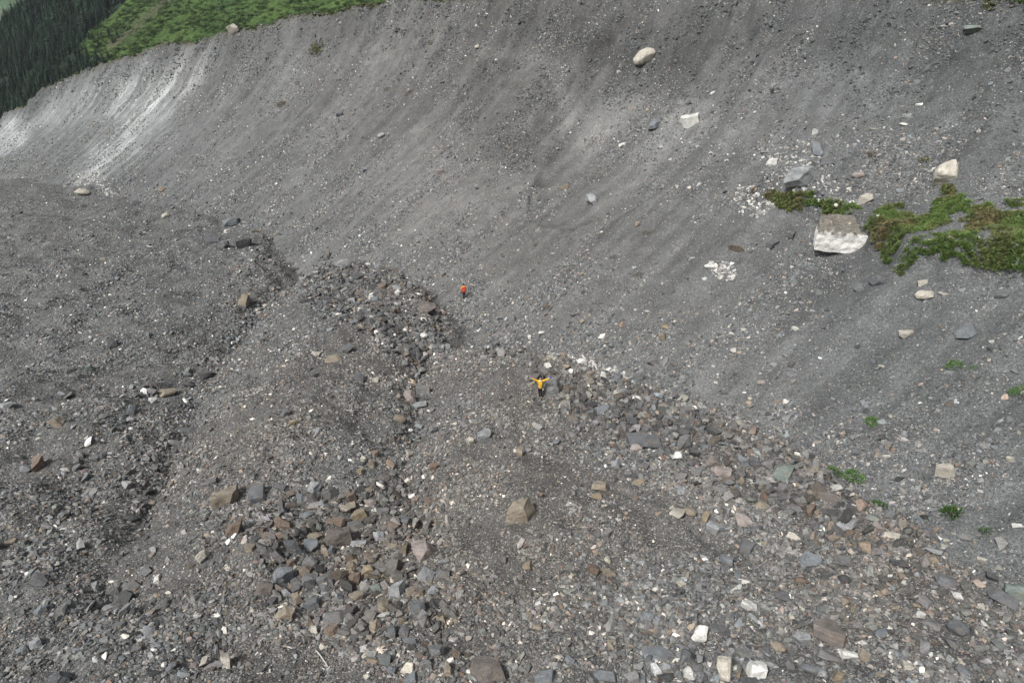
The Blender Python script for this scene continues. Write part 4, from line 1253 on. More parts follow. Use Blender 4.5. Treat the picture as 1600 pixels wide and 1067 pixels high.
for i, (u, v, w, h, s, c, lab, _) in enumerate(ALL):
    t = STp[i]
    wm, hm = w * t / FPX, h * t / FPX
    r = random.Random(1000 + i)
    style = ST[s]
    zr_ = {'block': 0.85, 'slab': 0.5, 'wedge': 0.85, 'round': 0.8, 'shard': 0.6}[style]
    dims = (wm * 1.06, max(hm * (1.02 if style != 'slab' else 1.25), 0.30 * wm), max(hm * zr_, 0.22 * wm))
    if ONW[i] > 0.5:
        dims = (dims[0], dims[1] * 0.92, dims[2] * 0.92)
    name = 'boulder' if max(w, h) >= 22 else 'stone'
    me = rock_mesh(name, 40 + i, dims, style, 2 if max(w, h) > 15 else 1)
    o = link(name, me, M_PALE if c in 'WP' else M_ROCK)
    n = SNp[i]
    up = Vector((n[0] * 0.6, n[1] * 0.6, n[2] + 0.25)).normalized()
    q = up.to_track_quat('Z', 'Y').to_matrix().to_4x4()
    yaw = r.uniform(-0.35, 0.35) + math.atan2(-SXp[i], SYp[i]) * 0.8
    fwd = Vector((0, 1, 0))
    base = Matrix.Rotation(yaw, 4, 'Z')
    zax = up
    xax = (Vector((math.cos(yaw), math.sin(yaw), 0)) - zax * zax.dot(Vector((math.cos(yaw), math.sin(yaw), 0)))).normalized()
    yax = zax.cross(xax)
    rot = Matrix((xax, yax, zax)).transposed().to_4x4() @ Euler((r.uniform(-.16, .16), r.uniform(-.16, .16), 0)).to_matrix().to_4x4()
    sink = 0.20 if style != 'slab' else 0.06
    loc = Vector((SXp[i], SYp[i], SZp[i])) + zax * dims[2] * (0.5 - sink)
    o.matrix_world = Matrix.Translation(loc) @ rot
    cc = RC[c]
    k_ = r.uniform(0.88, 1.12)
    o.color = (cc[0] * k_, cc[1] * k_, cc[2] * k_, 1)
    if lab is None:
        lab = auto_label(u, v, w, h, s, c)
    tag(o, lab, 'boulder' if name == 'boulder' else 'stone', 'large stones on the slope' if ONW[i] > 0.5 else 'large stones in the rubble')

# --- the huge white block that carries the end of the grassy bench
hx, hy, hz_, ht, _ = cast([1330], [382])
t = ht[0]
wm, hm = 110 * t / FPX, 62 * t / FPX
bm = bmesh.new()
W2 = wm / 2
prof = [(-W2 * .98, -.30 * hm, -.50 * hm), (W2 * .84, -.34 * hm, -.54 * hm), (W2 * .98, .30 * hm, -.45 * hm), (-W2 * .90, .30 * hm, -.45 * hm),
        (-W2 * .98, -.32 * hm, .02 * hm), (W2 * .92, -.30 * hm, -.10 * hm), (W2 * 1.02, .34 * hm, .16 * hm), (-W2 * .84, .36 * hm, .26 * hm), (-W2 * .92, .02 * hm, .18 * hm), (W2 * .97, .0 * hm, .06 * hm), (0, -.36 * hm, .02 * hm), (W2 * .3, .40 * hm, .26 * hm), (0, -.30 * hm, -.50 * hm)]
for p in prof:
    bm.verts.new(p)
bmesh.ops.convex_hull(bm, input=bm.verts)
bmesh.ops.dissolve_limit(bm, angle_limit=R(7), verts=bm.verts, edges=bm.edges)
bmesh.ops.bevel(bm, geom=list(bm.edges), offset=0.09, segments=2, profile=0.5, affect='EDGES', clamp_overlap=True)
bmesh.ops.triangulate(bm, faces=bm.faces)
for lim in (1.0, 0.55, 0.3, 0.18):
    bmesh.ops.subdivide_edges(bm, edges=[e for e in bm.edges if e.calc_length() > lim], cuts=1)
    bmesh.ops.triangulate(bm, faces=[f for f in bm.faces if len(f.verts) > 3])
bm.normal_update()
for v in bm.verts:
    p = v.co
    d = 0.10 * mnoise.noise(p * 0.9) + 0.06 * mnoise.noise(p * 2.3) + 0.035 * mnoise.noise(p * 5.5) - 0.10 * max(0, mnoise.noise(Vector((p.x * 0.8, p.y * .5, p.z * 2.6))) - 0.25)
    v.co += v.normal * d
mesh = bpy.data.meshes.new('white_block')
bm.to_mesh(mesh)
bm.free()
k = NT('white_marble_with_soil')
oc = k.n('ShaderNodeTexCoord').outputs['Object']
sx = k.n('ShaderNodeSeparateXYZ')
k.l(oc, sx.inputs[0])
nz = k.noise(oc, 1.6, 6, 0.7)
ma = k.n('ShaderNodeMath', operation='MULTIPLY_ADD')
k.l(nz, ma.inputs[0])
ma.inputs[1].default_value = 0.6
zz = k.n('ShaderNodeMath', operation='MULTIPLY_ADD')
k.l(sx.outputs[2], zz.inputs[0])
zz.inputs[1].default_value = 0.40
zz.inputs[2].default_value = 0.30
k.l(zz.outputs[0], ma.inputs[2])
soil = k.ramp(ma.outputs[0], [(0.53, 0.0), (0.63, 0.97)])
marble = k.mix('MIX', k.ramp(k.noise(oc, 3.5, 5, 0.7), [(0.50, 0.0), (0.72, 1.0)]), (0.74, 0.73, 0.70), (0.38, 0.365, 0.34))
ys_ = k.n('ShaderNodeMath', operation='MULTIPLY_ADD')
k.l(sx.outputs[0], ys_.inputs[0])
ys_.inputs[1].default_value = 0.25
k.l(sx.outputs[2], ys_.inputs[2])
soilc = k.mix('MIX', k.ramp(k.noise(oc, 3.0, 5, 0.75), [(0.35, 0.0), (0.65, 1.0)]), (0.075, 0.073, 0.062), (0.22, 0.20, 0.17))
c = k.mix('MIX', soil, marble, soilc)
k.l(c, k.b.inputs['Base Color'])
k.bump(k.noise(oc, 6.0, 5, 0.7), 0.5, 0.05)
wb = link('boulder', mesh, k.m)
wb.location = (hx[0], hy[0] + 0.1 * hm, hz_[0] + 0.34 * hm)
wb.rotation_euler = (R(4), 0, R(-13))
tag(wb, 'huge white block with soil and stones on its top at the grassy bench end', 'boulder', 'large stones on the slope')

# loose chips and soil crumbs lying on its top
from mathutils.bvhtree import BVHTree
bpy.context.view_layer.update()
_bt = BVHTree.FromPolygons([wb.matrix_world @ v.co for v in mesh.vertices], [tuple(p.vertices) for p in mesh.polygons])
cp, cn_ = [], []
for _ in range(420):
    ax_, ay_ = rng.uniform(-W2, W2), rng.uniform(-.30, .40) * hm
    o_ = wb.matrix_world @ Vector((ax_, ay_, hm))
    h_, n_, _i, _d = _bt.ray_cast(o_, Vector((0, 0, -1)))
    if h_ is not None and rng.random() < 0.25 + 0.75 * (ax_ / W2 * .5 + .5) * (ay_ / hm + .35):
        cp.append(tuple(h_))
        cn_.append(tuple(n_))
cp, cn_ = np.array(cp), np.array(cn_)
n = len(cp)
r_ = np.minimum(0.05 * rng.random(n) ** (-1 / 2.4), .22)
scatter('block_top_chips', cp, euler_from(cn_, rng.uniform(0, 6.28, n), rng.normal(0, .3, n), rng.normal(0, .3, n)), np.stack([r_, r_, r_], 1), rng.integers(0, len(SH), n),
        palette(n, [(5, (.2, .17, .135)), (4, (.12, .12, .118)), (3, (.27, .23, .18)), (2, (.17, .175, .175))]), SH, 'brown and grey chips lying on top of the huge white block', 'chips')

# --- a thin pale stick lying in the rubble near the bottom
sx_, sy_, sz_, stt, _ = cast([495, 513], [1019, 1043])
a = Vector((sx_[0], sy_[0], sz_[0] + 0.10))
b = Vector((sx_[1], sy_[1], sz_[1] + 0.09))
bm = bmesh.new()
rings = []
for j in range(6):
    f_ = j / 5
    p = a.lerp(b, f_) + Vector((0.01 * math.sin(5 * f_), 0, 0.015 * math.sin(3 * f_)))
    rr = 0.020 * (1.1 - 0.4 * f_)
    ring = []
    d_ = (b - a).normalized()
    s1 = d_.cross(Vector((0, 0, 1))).normalized()
    s2 = s1.cross(d_)
    for m_ in range(6):
        an = m_ * math.pi / 3
        ring.append(bm.verts.new(p + (s1 * math.cos(an) + s2 * math.sin(an)) * rr))
    rings.append(ring)
for r0, r1 in zip(rings, rings[1:]):
    for m_ in range(6):
        bm.faces.new((r0[m_], r0[(m_ + 1) % 6], r1[(m_ + 1) % 6], r1[m_]))
bm.faces.new(rings[0])
bm.faces.new(rings[-1][::-1])
me = bpy.data.meshes.new('stick')
bm.to_mesh(me)
bm.free()
tag(link('stick', me, plain('bleached_wood', (0.62, 0.60, 0.56), 0.8, 0.15, 20)), 'thin straight white stick lying on the rubble near the bottom edge', 'stick')

# ------------------------------------------------------------------ plants
def mat_leaf(name, source, base=None):
    k = NT(name)
    if source == 'inst':
        col = k.n('ShaderNodeAttribute', attribute_type='INSTANCER', attribute_name='col').outputs['Color']
    else:
        col = k.n('ShaderNodeObjectInfo').outputs['Color']
    at = k.n('ShaderNodeAttribute', attribute_name='leaf')
    c = k.mix('MULTIPLY', 1.0, col, at.outputs['Color'])
    k.l(c, k.b.inputs['Base Color'])
    k.b.inputs['Roughness'].default_value = 0.7
    return k.m


M_LEAF_I = mat_leaf('leaf_scatter', 'inst')
M_LEAF_O = mat_leaf('leaf', 'obj')


def leaf_mesh(name, seed, n, height, spread, lw, blade=False):
    """a cushion of small folded leaves or upright blades around the origin, unit size"""
    r = np.random.default_rng(seed)
    V, F, C = [], [], []
    for i in range(n):
        a = r.uniform(0, 6.283)
        d = math.sqrt(r.random()) * spread
        x, y = math.cos(a) * d, math.sin(a) * d
        hmax = height * (1 - 0.65 * (d / spread) ** 2)
        if blade:
            z0 = -0.05
            tip = np.array([x + r.normal(0, .22) + x * .5, y + r.normal(0, .22) + y * .5, hmax * r.uniform(.6, 1.1)])
            p0 = np.array([x, y, z0])
            side = np.array([-math.sin(a + r.normal(0, 1)), math.cos(a), 0]) * lw
            mid = p0 * .45 + tip * .55 + np.array([0, 0, 0.12 * height])
        else:
            z0 = hmax * r.uniform(0.1, 0.95)
            p0 = np.array([x, y, z0])
            b = r.uniform(0, 6.283)
            dirv = np.array([math.cos(b), math.sin(b), r.uniform(-.1, .8)])
            tip = p0 + dirv * lw * r.uniform(1.6, 2.8)
            mid = (p0 + tip) / 2 + np.array([0, 0, .25 * lw])
            side = np.array([-math.sin(b), math.cos(b), r.normal(0, .3)]) * lw * 0.7
        k0 = len(V)
        V += [p0, mid - side, mid + side, tip]
        F += [(k0, k0 + 1, k0 + 2), (k0 + 1, k0 + 3, k0 + 2)]
        g = r.uniform(0.65, 1.3)
        br = r.random() < 0.10
        cc = (g * (1.5 if br else 1.0), g, g * (0.9 if br else 1.0))
        C += [cc] * 4
    me = np_mesh(name, np.array(V), np.array(F), False)
    set_col(me, 'leaf', np.clip(np.array(C), 0, 2))
    return me


TUFTS = [
    (1492, 566, 24, 22, 'g', 'round green tuft on the bare slope below the tall blue-grey slab'), (1523, 571, 11, 13, 'g', 'small green tuft just right of the round tuft below the tall slab'), (1590, 606, 16, 24, 'g', 'green tuft at the right edge of the slope'),
    (1363, 655, 23, 18, 'g', 'low green tuft alone in the middle of the right slope'), (1303, 731, 18, 22, 'g', 'left half of the bright green pair of tufts above the right mound'), (1336, 739, 32, 22, 'g', 'widest bright green tuft above the right mound'),
    (1308, 759, 10, 9, 'g', 'tiny green tuft just below the bright green pair'), (1373, 786, 20, 18, 'd', 'dark green tuft beside the end of the right mound crest'), (1488, 794, 18, 22, 'd', 'dark green upright tuft below the lone cream boulder'),
    (1541, 826, 12, 12, 'd', 'small dark tuft near the right edge above the mound'), (1177, 765, 9, 8, 'g', 'tiny bright weed on the right mound below the pinkish crest boulder'), (1176, 792, 10, 8, 'g', 'small green weed on the right mound, middle of three'),
    (1183, 844, 11, 8, 'g', 'small green weed on the right mound, lowest of three'), (1010, 360, 13, 10, 'm', 'small dark moss cushion on the middle of the slope'), (838, 380, 9, 9, 'm', 'tiny moss cushion beside tan stones on the middle slope'),
    (500, 67, 33, 26, 'm', 'brownish green turf patch on the upper slope under the rim'), (466, 127, 10, 10, 'b', 'brown moss clump on the upper left slope'), (440, 159, 15, 14, 'b', 'rust-brown moss clump left on the upper slope'), (536, 43, 10, 8, 'm', 'small turf clump close under the grassy rim'),
    (604, 136, 13, 10, 'm', 'dull green clump among coarse stones of the upper slope'), (640, 141, 9, 16, 'b', 'brown upright clump right of the dull green clump'), (672, 65, 10, 9, 'm', 'dark clump below the rim near the top middle'),
    (675, 50, 8, 7, 'm', 'tiny clump just above the dark clump near the top middle'), (960, 400, 12, 9, 'b', 'brown dry clump in the middle of the slope'), (1000, 425, 12, 12, 'b', 'dark brown dry clump left of the white chips'), (1362, 238, 22, 12, 'b', 'dark dry cushion above the cream boulder on the bench slope'),
    (1446, 245, 22, 14, 'm', 'dark green cushion left of the ragged cream boulder'), (1484, 250, 12, 12, 'm', 'green cushion behind the ragged cream boulder'), (1180, 292, 16, 16, 'b', 'dark shrubby clump at the left tip of the grassy bench'), (1150, 385, 26, 12, 'b', 'dark brown moss strip above the white chips')]
tu = cast([q[0] for q in TUFTS], [q[1] + 0.3 * q[3] for q in TUFTS])
TN = normal_at(tu[0], tu[1], 0.5)
for i, (u, v, w, h, kd, lab) in enumerate(TUFTS):
    wm, hm = w * tu[3][i] / FPX, h * tu[3][i] / FPX
    me = leaf_mesh('plant', 300 + i, 230 if w > 14 else 120, 0.75 if kd in 'gd' else 0.4, 1.0, 0.085, kd == 'd')
    o = link('plant', me, M_LEAF_O)
    n = Vector(TN[i])
    up = (n * 0.6 + Vector((0, 0, 0.5))).normalized()
    o.rotation_euler = up.to_track_quat('Z', 'Y').to_euler()
    o.location = (tu[0][i], tu[1][i], tu[2][i] - 0.02)
    o.scale = (wm * 0.55, hm * 0.62, hm * 0.65)
    cc = {'g': (.065, .150, .026), 'd': (.045, .100, .024), 'm': (.080, .085, .030), 'b': (.095, .070, .038)}[kd]
    o.color = (*cc, 1)
    tag(o, lab, 'plant', 'single plants on the slope')

TUFT_SH = [leaf_mesh('turf_shape', 700 + i, 34, 0.9, 1.0, 0.11 if i % 2 else 0.16, i % 2 == 0) for i in range(5)]
for m in TUFT_SH:
    m.materials.append(M_LEAF_I)
TURF = [[(1190, 300), (1222, 300), (1262, 300), (1305, 314), (1345, 326), (1350, 338), (1292, 336), (1262, 326), (1226, 330), (1204, 316)],
        [(1350, 360), (1355, 340), (1385, 322), (1412, 318), (1428, 340), (1455, 338), (1462, 312), (1500, 305), (1520, 325), (1545, 318), (1560, 335), (1620, 330), (1640, 440), (1590, 425), (1545, 418), (1500, 410), (1470, 402), (1440, 402), (1412, 428), (1392, 424), (1376, 404), (1372, 380)],
        [(1476, 290), (1492, 292), (1488, 305), (1474, 302)], [(1572, 310), (1600, 316), (1600, 326), (1575, 322)]]
gm = np.zeros(len(QU), bool)
for pl in TURF:
    gm |= in_poly(QU, QV, pl)
gm &= inview
gn = 0.52 + 0.95 * fbm(QC[:, 0] * 0.45, QC[:, 1] * 0.45, 3, 131)
ids = np.nonzero(gm & (gn > 0.08))[0]
ids = rng.choice(ids, 8800, p=(QA[ids] * np.clip(gn[ids], 0.05, 1)) / (QA[ids] * np.clip(gn[ids], 0.05, 1)).sum())
n = len(ids)
jit = rng.uniform(-.09, .09, (n, 3))
P = QC[ids] + jit - QN[ids] * (jit * QN[ids]).sum(1, keepdims=True) 
nr = QN[ids] * 0.5 + np.array([0, 0, 0.6])
E = euler_from(nr, rng.uniform(0, 6.28, n), rng.normal(0, .2, n), rng.normal(0, .2, n))
s0 = rng.uniform(0.09, 0.24, n)
S = np.stack([s0, s0, s0 * rng.uniform(.8, 1.7, n)], 1)
br = np.clip(0.34 + 0.8 * fbm(P[:, 0] * .4, P[:, 1] * .4, 3, 132), 0, 1)[:, None] ** 1.5
C = np.array([.080, .128, .038]) * (1 - br) + np.array([.125, .115, .060]) * br
C = C * rng.uniform(1.0, 2.0, (n, 1))
scatter('bench_turf', P, E, S, rng.integers(0, 5, n), C, TUFT_SH, 'green and brownish turf on the slope bench beside the huge white block', 'grass')

rim = (DC[quads[:, 0]] > -0.7) & (DC[quads[:, 0]] < 5) & (QU > -60) & (QU < 1680) & (QV < 260)
rim &= ((QU > 395) & (QU < 780)) | (QU > 1530) | (fbm(QC[:, 0] * .08, QC[:, 1] * .08, 2, 141) > 0.15)
ids = np.nonzero(rim)[0]
ids = rng.choice(ids, 5200, p=QA[ids] / QA[ids].sum())
n = len(ids)
s0 = rng.uniform(.25, .55, n)
br = np.clip(0.3 + 0.8 * fbm(QC[ids, 0] * .15, QC[ids, 1] * .15, 2, 142), 0, 1)[:, None]
C = (np.array([.060, .105, .027]) * (1 - br) + np.array([.095, .085, .038]) * br) * rng.uniform(.7, 1.3, (n, 1))
scatter('rim_turf', QC[ids] + rng.uniform(-.15, .15, (n, 3)) * np.array([1, 1, 0]), euler_from(QN[ids] * .4 + np.array([0, 0, .7]), rng.uniform(0, 6.28, n), rng.normal(0, .2, n), rng.normal(0, .2, n)),
        np.stack([s0, s0, s0 * .7], 1), rng.integers(0, 5, n), C, TUFT_SH, 'brownish green turf fringe along the moraine rim', 'grass')

# ------------------------------------------------------------------ hillside shrubs and forest
BUSH_SH = [leaf_mesh('bush_shape', 800 + i, 100, 1.0, 1.0, 0.13) for i in range(4)]
for m in BUSH_SH:
    m.materials.append(M_LEAF_I)
cand = 60000
bx_ = rng.uniform(-560, 60, cand)
by_ = rng.uniform(300, 900, cand)
bz_ = hill(bx_, by_)
bu, bv, bd = to_px(bx_, by_, bz_)
ok = (bu > -60) & (bu < 760) & (bv > -40) & (bv < 190) & ~in_poly(bu, bv, FOREST)
dens = fbm(bx_ * .025, by_ * .025, 3, 151)
ok &= rng.random(cand) < np.clip(0.65 + 0.9 * dens, 0.08, 1)
q, p = seg_px(bu, bv, 175, 72, 290, -25)
ok &= ~((np.abs(p) < 6) & (q > -.05) & (q < 1.1) & (rng.random(cand) < .75))
ok = np.nonzero(ok)[0][:20000]
n = len(ok)
s0 = rng.lognormal(0.35, .38, n)
dk = rng.random((n, 1))
C = np.array([.024, .052, .015]) * (1 - dk) + np.array([.072, .120, .030]) * dk
scatter('hillside_shrubs', np.stack([bx_[ok], by_[ok], bz_[ok] - .2], 1), euler_from(np.tile([0, 0, 1.], (n, 1)), rng.uniform(0, 6.28, n), rng.normal(0, .1, n), rng.normal(0, .1, n)),
        np.stack([s0 * 1.15, s0 * 1.15, s0 * .9], 1), rng.integers(0, 4, n), C, BUSH_SH, 'low green shrubs covering the hillside behind the rim', 'shrubs')


def conifer_crown(seed):
    """drooping whorls of small needle sprays from base to a pointed top; unit height"""
    r = np.random.default_rng(seed)
    V, F, C = [], [], []
    L = 15
    for i in range(L):
        f = i / (L - 1)
        z = 0.10 + 0.88 * f
        rad = (0.19 * (1 - f) ** 0.85 + 0.008) * r.uniform(.8, 1.15)
        m = max(4, int(9 * (1 - f) + 4))
        for j in range(m):
            a = 6.283 * (j + r.random() * .8) / m
            rr = rad * r.uniform(.65, 1.15)
            ca, sa = math.cos(a), math.sin(a)
            wd = rr * 0.36
            tip = (ca * rr, sa * rr, z - rr * 0.45)
            mid = (ca * rr * .55, sa * rr * .55, z - rr * .10)
            k0 = len(V)
            V += [(0, 0, z + .02), (mid[0] - sa * wd, mid[1] + ca * wd, mid[2] - .01), (mid[0] + sa * wd, mid[1] - ca * wd, mid[2] - .01), tip]
            F += [(k0, k0 + 1, k0 + 2), (k0 + 1, k0 + 3, k0 + 2)]
            g = r.uniform(.7, 1.3)
            C += [(g, g, g)] * 4
    me = np_mesh('crown', np.array(V), np.array(F), False)
    set_col(me, 'leaf', np.clip(np.array(C), 0, 2))
    return me


def trunk_mesh():
    bm = bmesh.new()
    bmesh.ops.create_cone(bm, cap_ends=True, segments=6, radius1=0.022, radius2=0.004, depth=0.95)
    for v in bm.verts:
        v.co.z += 0.475 - 0.03
    for v in bm.verts:
        if v.co.z < 0:
            v.co.x *= 1.4
            v.co.y *= 1.4
    me = bpy.data.meshes.new('trunk')
    bm.to_mesh(me)
    bm.free()
    return me


CROWNS = [conifer_crown(900 + i) for i in range(4)]
for m in CROWNS:
    m.materials.append(M_LEAF_I)
cand = 26000
bx_ = rng.uniform(-640, -180, cand)
by_ = rng.uniform(330, 900, cand)
bz_ = hill(bx_, by_)
bu, bv, bd = to_px(bx_, by_, bz_)
ok = in_poly(bu, bv, FOREST) & (bu > -70) & (bv > -60)
ok |= (fbm(bx_ * .03, by_ * .03, 2, 161) > 0.30) & (bu < 185) & (bu > 100) & (bv < 100) & (rng.random(cand) < .12)
ok = np.nonzero(ok)[0][:6500]
n = len(ok)
s0 = rng.lognormal(2.1, .36, n)
C = np.array([.013, .027, .015]) * rng.lognormal(0, .55, (n, 1)) * (1 + rng.normal(0, .08, (n, 3)))
scatter('conifer_forest', np.stack([bx_[ok], by_[ok], bz_[ok] - .2], 1), np.stack([rng.normal(0, .03, n), rng.normal(0, .03, n), rng.uniform(0, 6.28, n)], 1),
        np.stack([s0, s0, s0], 1), rng.integers(0, 4, n), np.clip(C, .005, .2), CROWNS, 'dense dark conifer forest at the left behind the rim', 'forest')
# the foremost trees of the forest's lower edge, one by one
CROWN_O = [conifer_crown(950 + i) for i in range(3)]
for m in CROWN_O:
    m.materials.append(M_LEAF_O)
TRUNK = trunk_mesh()
TRUNK.materials.append(plain('bark', (0.09, 0.07, 0.055)))
eu = np.linspace(8, 168, 24) + rng.uniform(-3, 3, 24)
ev = np.interp(eu, _su, _sv) - rng.uniform(1, 7, 24)
ex, ey, et, eo = hill_hit(eu, ev)
for i in range(24):
    if not eo[i]:
        continue
    hgt = float(rng.uniform(7.5, 11.5))
    e = bpy.data.objects.new('conifer_tree', None)
    COL.objects.link(e)
    e.location = (ex[i], ey[i], float(hill(ex[i:i + 1], ey[i:i + 1])[0]) - .2)
    e.rotation_euler = (0, 0, float(rng.uniform(0, 6.28)))
    e.scale = (hgt, hgt, hgt)
    tag(e, 'dark conifer in the lower edge of the forest just above the rim', 'tree', 'conifers along the lower forest edge')
    a = link('trunk', TRUNK, None, e)
    b = link('crown', CROWN_O[i % 3], None, e)
    g = float(rng.uniform(.7, 1.5))
    b.color = (.022 * g, .042 * g, .022 * g, 1)

# ------------------------------------------------------------------ people
def skin_part(name, chains, parent, mat, sub=2):
    """connected joints with radii grown into one surface; chains = list of [(x,y,z,r)...], joined where joints coincide"""
    verts, rad, edges, key = [], [], [], {}

    def vid(p):
        kk = tuple(round(q, 4) for q in p[:3])
        if kk not in key:
            key[kk] = len(verts)
            verts.append(p[:3])
            rad.append(p[3])
        return key[kk]
    for ch in chains:
        ids_ = [vid(p) for p in ch]
        edges += [(a, b) for a, b in zip(ids_, ids_[1:])]
    me = bpy.data.meshes.new(name)
    me.from_pydata(verts, edges, [])
    o = link(name, me, mat, parent)
    md = o.modifiers.new('skin', 'SKIN')
    md.use_smooth_shade = True
    sv = me.skin_vertices[0].data
    for i, r_ in enumerate(rad):
        sv[i].radius = (r_, r_) if not isinstance(r_, tuple) else r_
    sv[0].use_root = True
    s_ = o.modifiers.new('subdivision', 'SUBSURF')
    s_.levels = s_.render_levels = sub
    return o


def ball(name, parent, mat, loc, rad, seed=0):
    bm = bmesh.new()
    bmesh.ops.create_icosphere(bm, subdivisions=3, radius=1)
    for v in bm.verts:
        v.co = Vector((v.co.x * rad[0], v.co.y * rad[1], v.co.z * rad[2]))
    me = bpy.data.meshes.new(name)
    bm.to_mesh(me)
    bm.free()
    me.polygons.foreach_set('use_smooth', np.full(len(me.polygons), True))
    return link(name, me, mat, parent, loc)


M_SKIN = plain('skin', (0.55, 0.36, 0.27), .6, .08)
M_YEL = plain('yellow_fabric', (0.72, 0.43, 0.035), .8, .18, 12)
M_BLK = plain('black_fabric', (0.018, 0.018, 0.022), .85, .3, 14)
M_HAIR = plain('black_hair', (0.012, 0.011, 0.012), .55, .3, 30)
M_RED = plain('red_pack', (0.62, 0.075, 0.04), .75, .2, 12)
M_ORG = plain('orange_fabric', (0.72, 0.20, 0.06), .8, .2, 12)
M_NAVY = plain('dark_blue_fabric', (0.022, 0.028, 0.045), .85, .3, 14)
M_BLUE = plain('blue_glove', (0.03, 0.09, 0.42), .7, .2, 20)
M_BOOT = plain('boot', (0.035, 0.028, 0.024), .75, .3, 14)
M_WHT = plain('white_scarf', (0.72, 0.70, 0.68), .8, .1, 14)
M_EYE = plain('eye', (0.02, 0.015, 0.012), .3, .1)


def hand_chains(wx, wy, wz, sx, up):
    """wrist -> palm -> five fingers; sx = side, fingers spread along the arm's outward-up direction"""
    d = Vector((sx * 0.72, -0.05, up)).normalized()
    nrm = Vector((-d.z * sx, 0, d.x * sx)).normalized()       # thumb side (upward)
    w = Vector((wx, wy, wz))
    palm = w + d * 0.055
    knk = w + d * 0.10
    ch = [[(*w, .024), (*palm, .034), (*knk, .030)]]
    for kf_, (off, ln) in enumerate(((.030, .070), (.010, .080), (-.010, .075), (-.030, .058))):
        base_ = knk + nrm * off
        m1 = base_ + d * ln * .5 + nrm * off * .25
        m2 = base_ + d * ln + nrm * off * .5 + Vector((0, -.012, 0))
        ch.append([(*knk, .030), (*(base_ + d * .012), .011), (*m1, .010), (*m2, .008)])
    th = palm + nrm * .040
    ch.append([(*palm, .034), (*th, .012), (*(th + nrm * .03 + d * .025), .010)])
    return ch


def person(loc, yaw, scale, label, arms, jacket, trousers, extras):
    e = bpy.data.objects.new('person', None)
    COL.objects.link(e)
    e.location = loc
    e.rotation_euler = (0, 0, yaw)
    e.scale = (scale,) * 3
    tag(e, label, 'person')
    pel, ch_, nk = (0, 0, .93, .125), (0, .01, 1.30, .135), (0, .0, 1.49, .052)
    torso = [pel, (0, .005, 1.10, .120), ch_, nk, (0, -.012, 1.56, .066), (0, -.018, 1.635, .088), (0, -.008, 1.715, .062)]
    chains = [torso, [(0, -.018, 1.635, .088), (0, -.112, 1.615, .013)]]
    jk = [[(0, 0, .80, .155), (0, 0, .93, .150), (0, .005, 1.10, .148), (0, .01, 1.30, .160), (0, .0, 1.44, .085)]]
    tr = [[(0, 0, .93, .128)]]
    boots = []
    for s in (-1, 1):
        (ex_, ey_, ez_), (wx, wy, wz) = arms[s]
        sh = (s * .175, .005, 1.395, .062)
        chains.append([ch_, sh, (ex_, ey_, ez_, .044), (wx, wy, wz, .030)])
        hc_ = hand_chains(wx, wy, wz, s, .45 if wz > ez_ else -1.2)
        chains.append([(wx, wy, wz, .030)] + hc_[0][1:])
        chains += hc_[1:]
        jk.append([(0, .01, 1.30, .160), (s * .18, .005, 1.395, .080), (ex_, ey_, ez_, .064), (wx - (wx - ex_) * .12, wy, wz - (wz - ez_) * .12, .048)])
        hip, kn, an = (s * .08, 0, .86, .085), (s * .07, -.02, .49, .058), (s * .065, .01, .10, .043)
        chains.append([pel, hip, kn, an, (s * .075, -.13, .045, .036)])
        tr.append([(0, 0, .93, .128), (s * .083, 0, .84, .10), (s * .07, -.02, .49, .070), (s * .065, .008, .14, .056)])
        boots.append([(s * .065, .01, .20, .056), (s * .065, .02, .07, .052), (s * .072, -.08, .055, .048), (s * .076, -.16, .045, .040)])
    body = skin_part('body', chains, e, M_SKIN)
    for s in (-1, 1):
        ball('eye', e, M_EYE, (s * .033, -.098, 1.642), (.011, .006, .007))
        ball('ear', e, M_SKIN, (s * .086, -.004, 1.63), (.012, .022, .032))
    ball('mouth', e, plain('lips', (.38, .14, .12), .5, .05), (0, -.095, 1.578), (.024, .008, .006))
    skin_part('jacket', jk, e, jacket)
    skin_part('trousers', tr[1:], e, trousers)
    for b_ in boots:
        skin_part('boot', [b_], e, M_BOOT)
    extras(e, arms)
    return e


px_, py_, pz_, pt_, _ = cast([844, 725], [623, 467])


def yellow_extras(e, arms):
    h = ball('hair', e, M_HAIR, (0, .018, 1.67), (.104, .108, .10))
    skin_part('hair_side', [[(-.10, .03, 1.66, .030), (-.115, .035, 1.56, .028), (-.11, .03, 1.47, .018)]], e, M_HAIR, 1)
    (ex_, ey_, ez_), (wx, wy, wz) = arms[1]
    hc_ = hand_chains(wx, wy, wz, 1, .45)
    fat = [[(p[0], p[1], p[2], max(p[3] * 1.5, .016)) for p in c_] for c_ in hc_]
    skin_part('glove', fat, e, M_BLUE)
    skin_part('collar', [[(-.09, -.03, 1.46, .045), (-.03, -.11, 1.42, .045), (.03, -.11, 1.41, .040)]], e, M_WHT, 1)
    skin_part('strap', [[(.13, -.06, 1.44, .022), (.12, -.155, 1.34, .024), (.16, -.16, 1.20, .024), (.185, -.12, 1.05, .022), (.17, 0, .98, .02)]], e, M_BLK, 1)


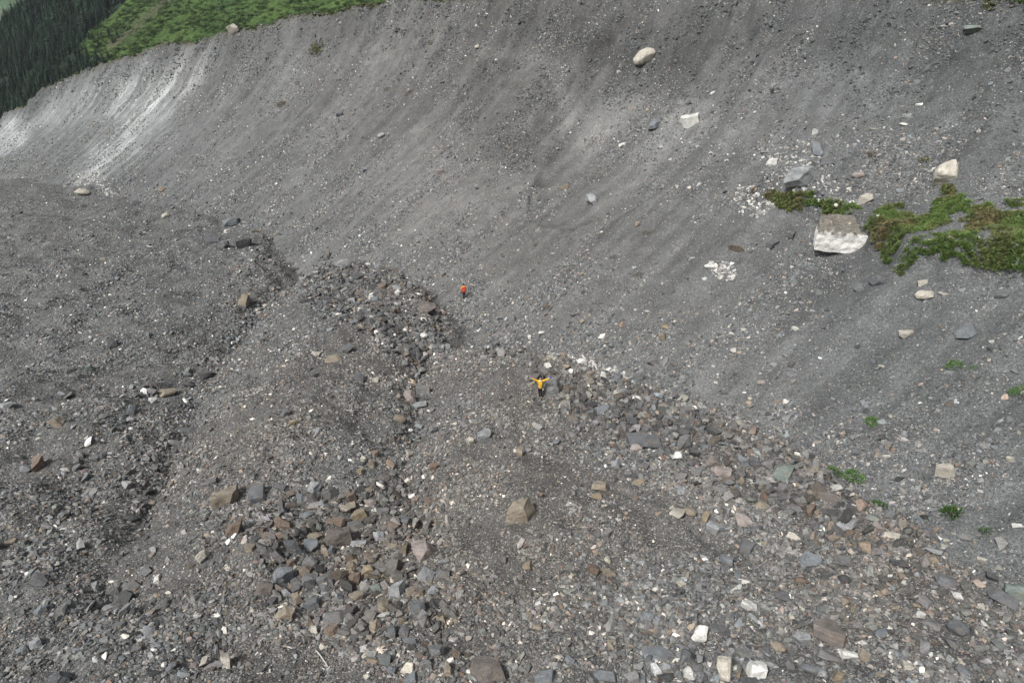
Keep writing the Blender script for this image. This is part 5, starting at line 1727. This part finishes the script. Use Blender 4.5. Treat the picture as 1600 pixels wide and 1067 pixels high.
def red_extras(e, arms):
    ball('hair', e, M_HAIR, (0, .018, 1.67), (.104, .108, .10))
    bm = bmesh.new()
    bmesh.ops.create_cube(bm, size=1)
    bmesh.ops.bevel(bm, geom=list(bm.edges), offset=.16, segments=3, profile=.5, affect='EDGES')
    for v in bm.verts:
        v.co = Vector((v.co.x * .38, v.co.y * .27, v.co.z * .62))
        v.co.x *= 1.0 - .25 * max(0, v.co.z)
    me = bpy.data.meshes.new('backpack')
    bm.to_mesh(me)
    bm.free()
    bp = link('backpack', me, M_RED, e, (0, .25, 1.17))
    ball('pack_lid', bp, M_ORG, (0, .0, .30), (.19, .15, .07))
    ball('front_pocket', bp, M_RED, (0, .13, -.10), (.14, .05, .16))
    for s in (-1, 1):
        skin_part('strap', [[(s * .11, .13, 1.46, .018), (s * .12, -.02, 1.50, .02), (s * .12, -.15, 1.36, .02), (s * .13, -.12, 1.08, .018), (s * .14, .10, 1.0, .016)]], bp, M_BLK, 1).matrix_parent_inverse = Matrix.Translation((0, -.25, -1.17))


person((px_[0], py_[0], pz_[0] + .03), R(4), 1.0, 'person in a yellow jacket with both arms raised wide beside a grey block',
       {-1: ((-.40, -.02, 1.50), (-.60, -.04, 1.64)), 1: ((.40, -.02, 1.48), (.60, -.04, 1.60))}, M_YEL, M_BLK, yellow_extras)
person((px_[1], py_[1], pz_[1] + .03), R(180 + 12), 1.0, 'person with a red backpack walking away up the slope foot',
       {-1: ((-.27, .02, 1.14), (-.25, -.16, .96)), 1: ((.29, .02, 1.14), (.30, -.10, .93))}, plain('amber_fabric', (.70, .36, .06), .8, .2, 12), M_NAVY, red_extras)

# ------------------------------------------------------------------ haze: the valley air
bm = bmesh.new()
lo, hi_ = Vector((-3650, -80, -460)), Vector((700, 4000, 560))
bmesh.ops.create_cube(bm, size=1)
for v in bm.verts:
    v.co = Vector((lo[i] if v.co[i] < 0 else hi_[i] for i in range(3)))
me = bpy.data.meshes.new('haze')
bm.to_mesh(me)
bm.free()
hm_ = bpy.data.materials.new('valley_air')
hm_.use_nodes = True
nt = hm_.node_tree
nt.nodes.clear()
ho = nt.nodes.new('ShaderNodeOutputMaterial')
pv = nt.nodes.new('ShaderNodeVolumePrincipled')
pv.inputs['Color'].default_value = (0.80, 0.88, 1.0, 1)
pv.inputs['Density'].default_value = 0.00005
nt.links.new(pv.outputs[0], ho.inputs['Volume'])
tag(link('haze', me, hm_), 'thin bluish air over the valley', 'haze', kind='stuff')
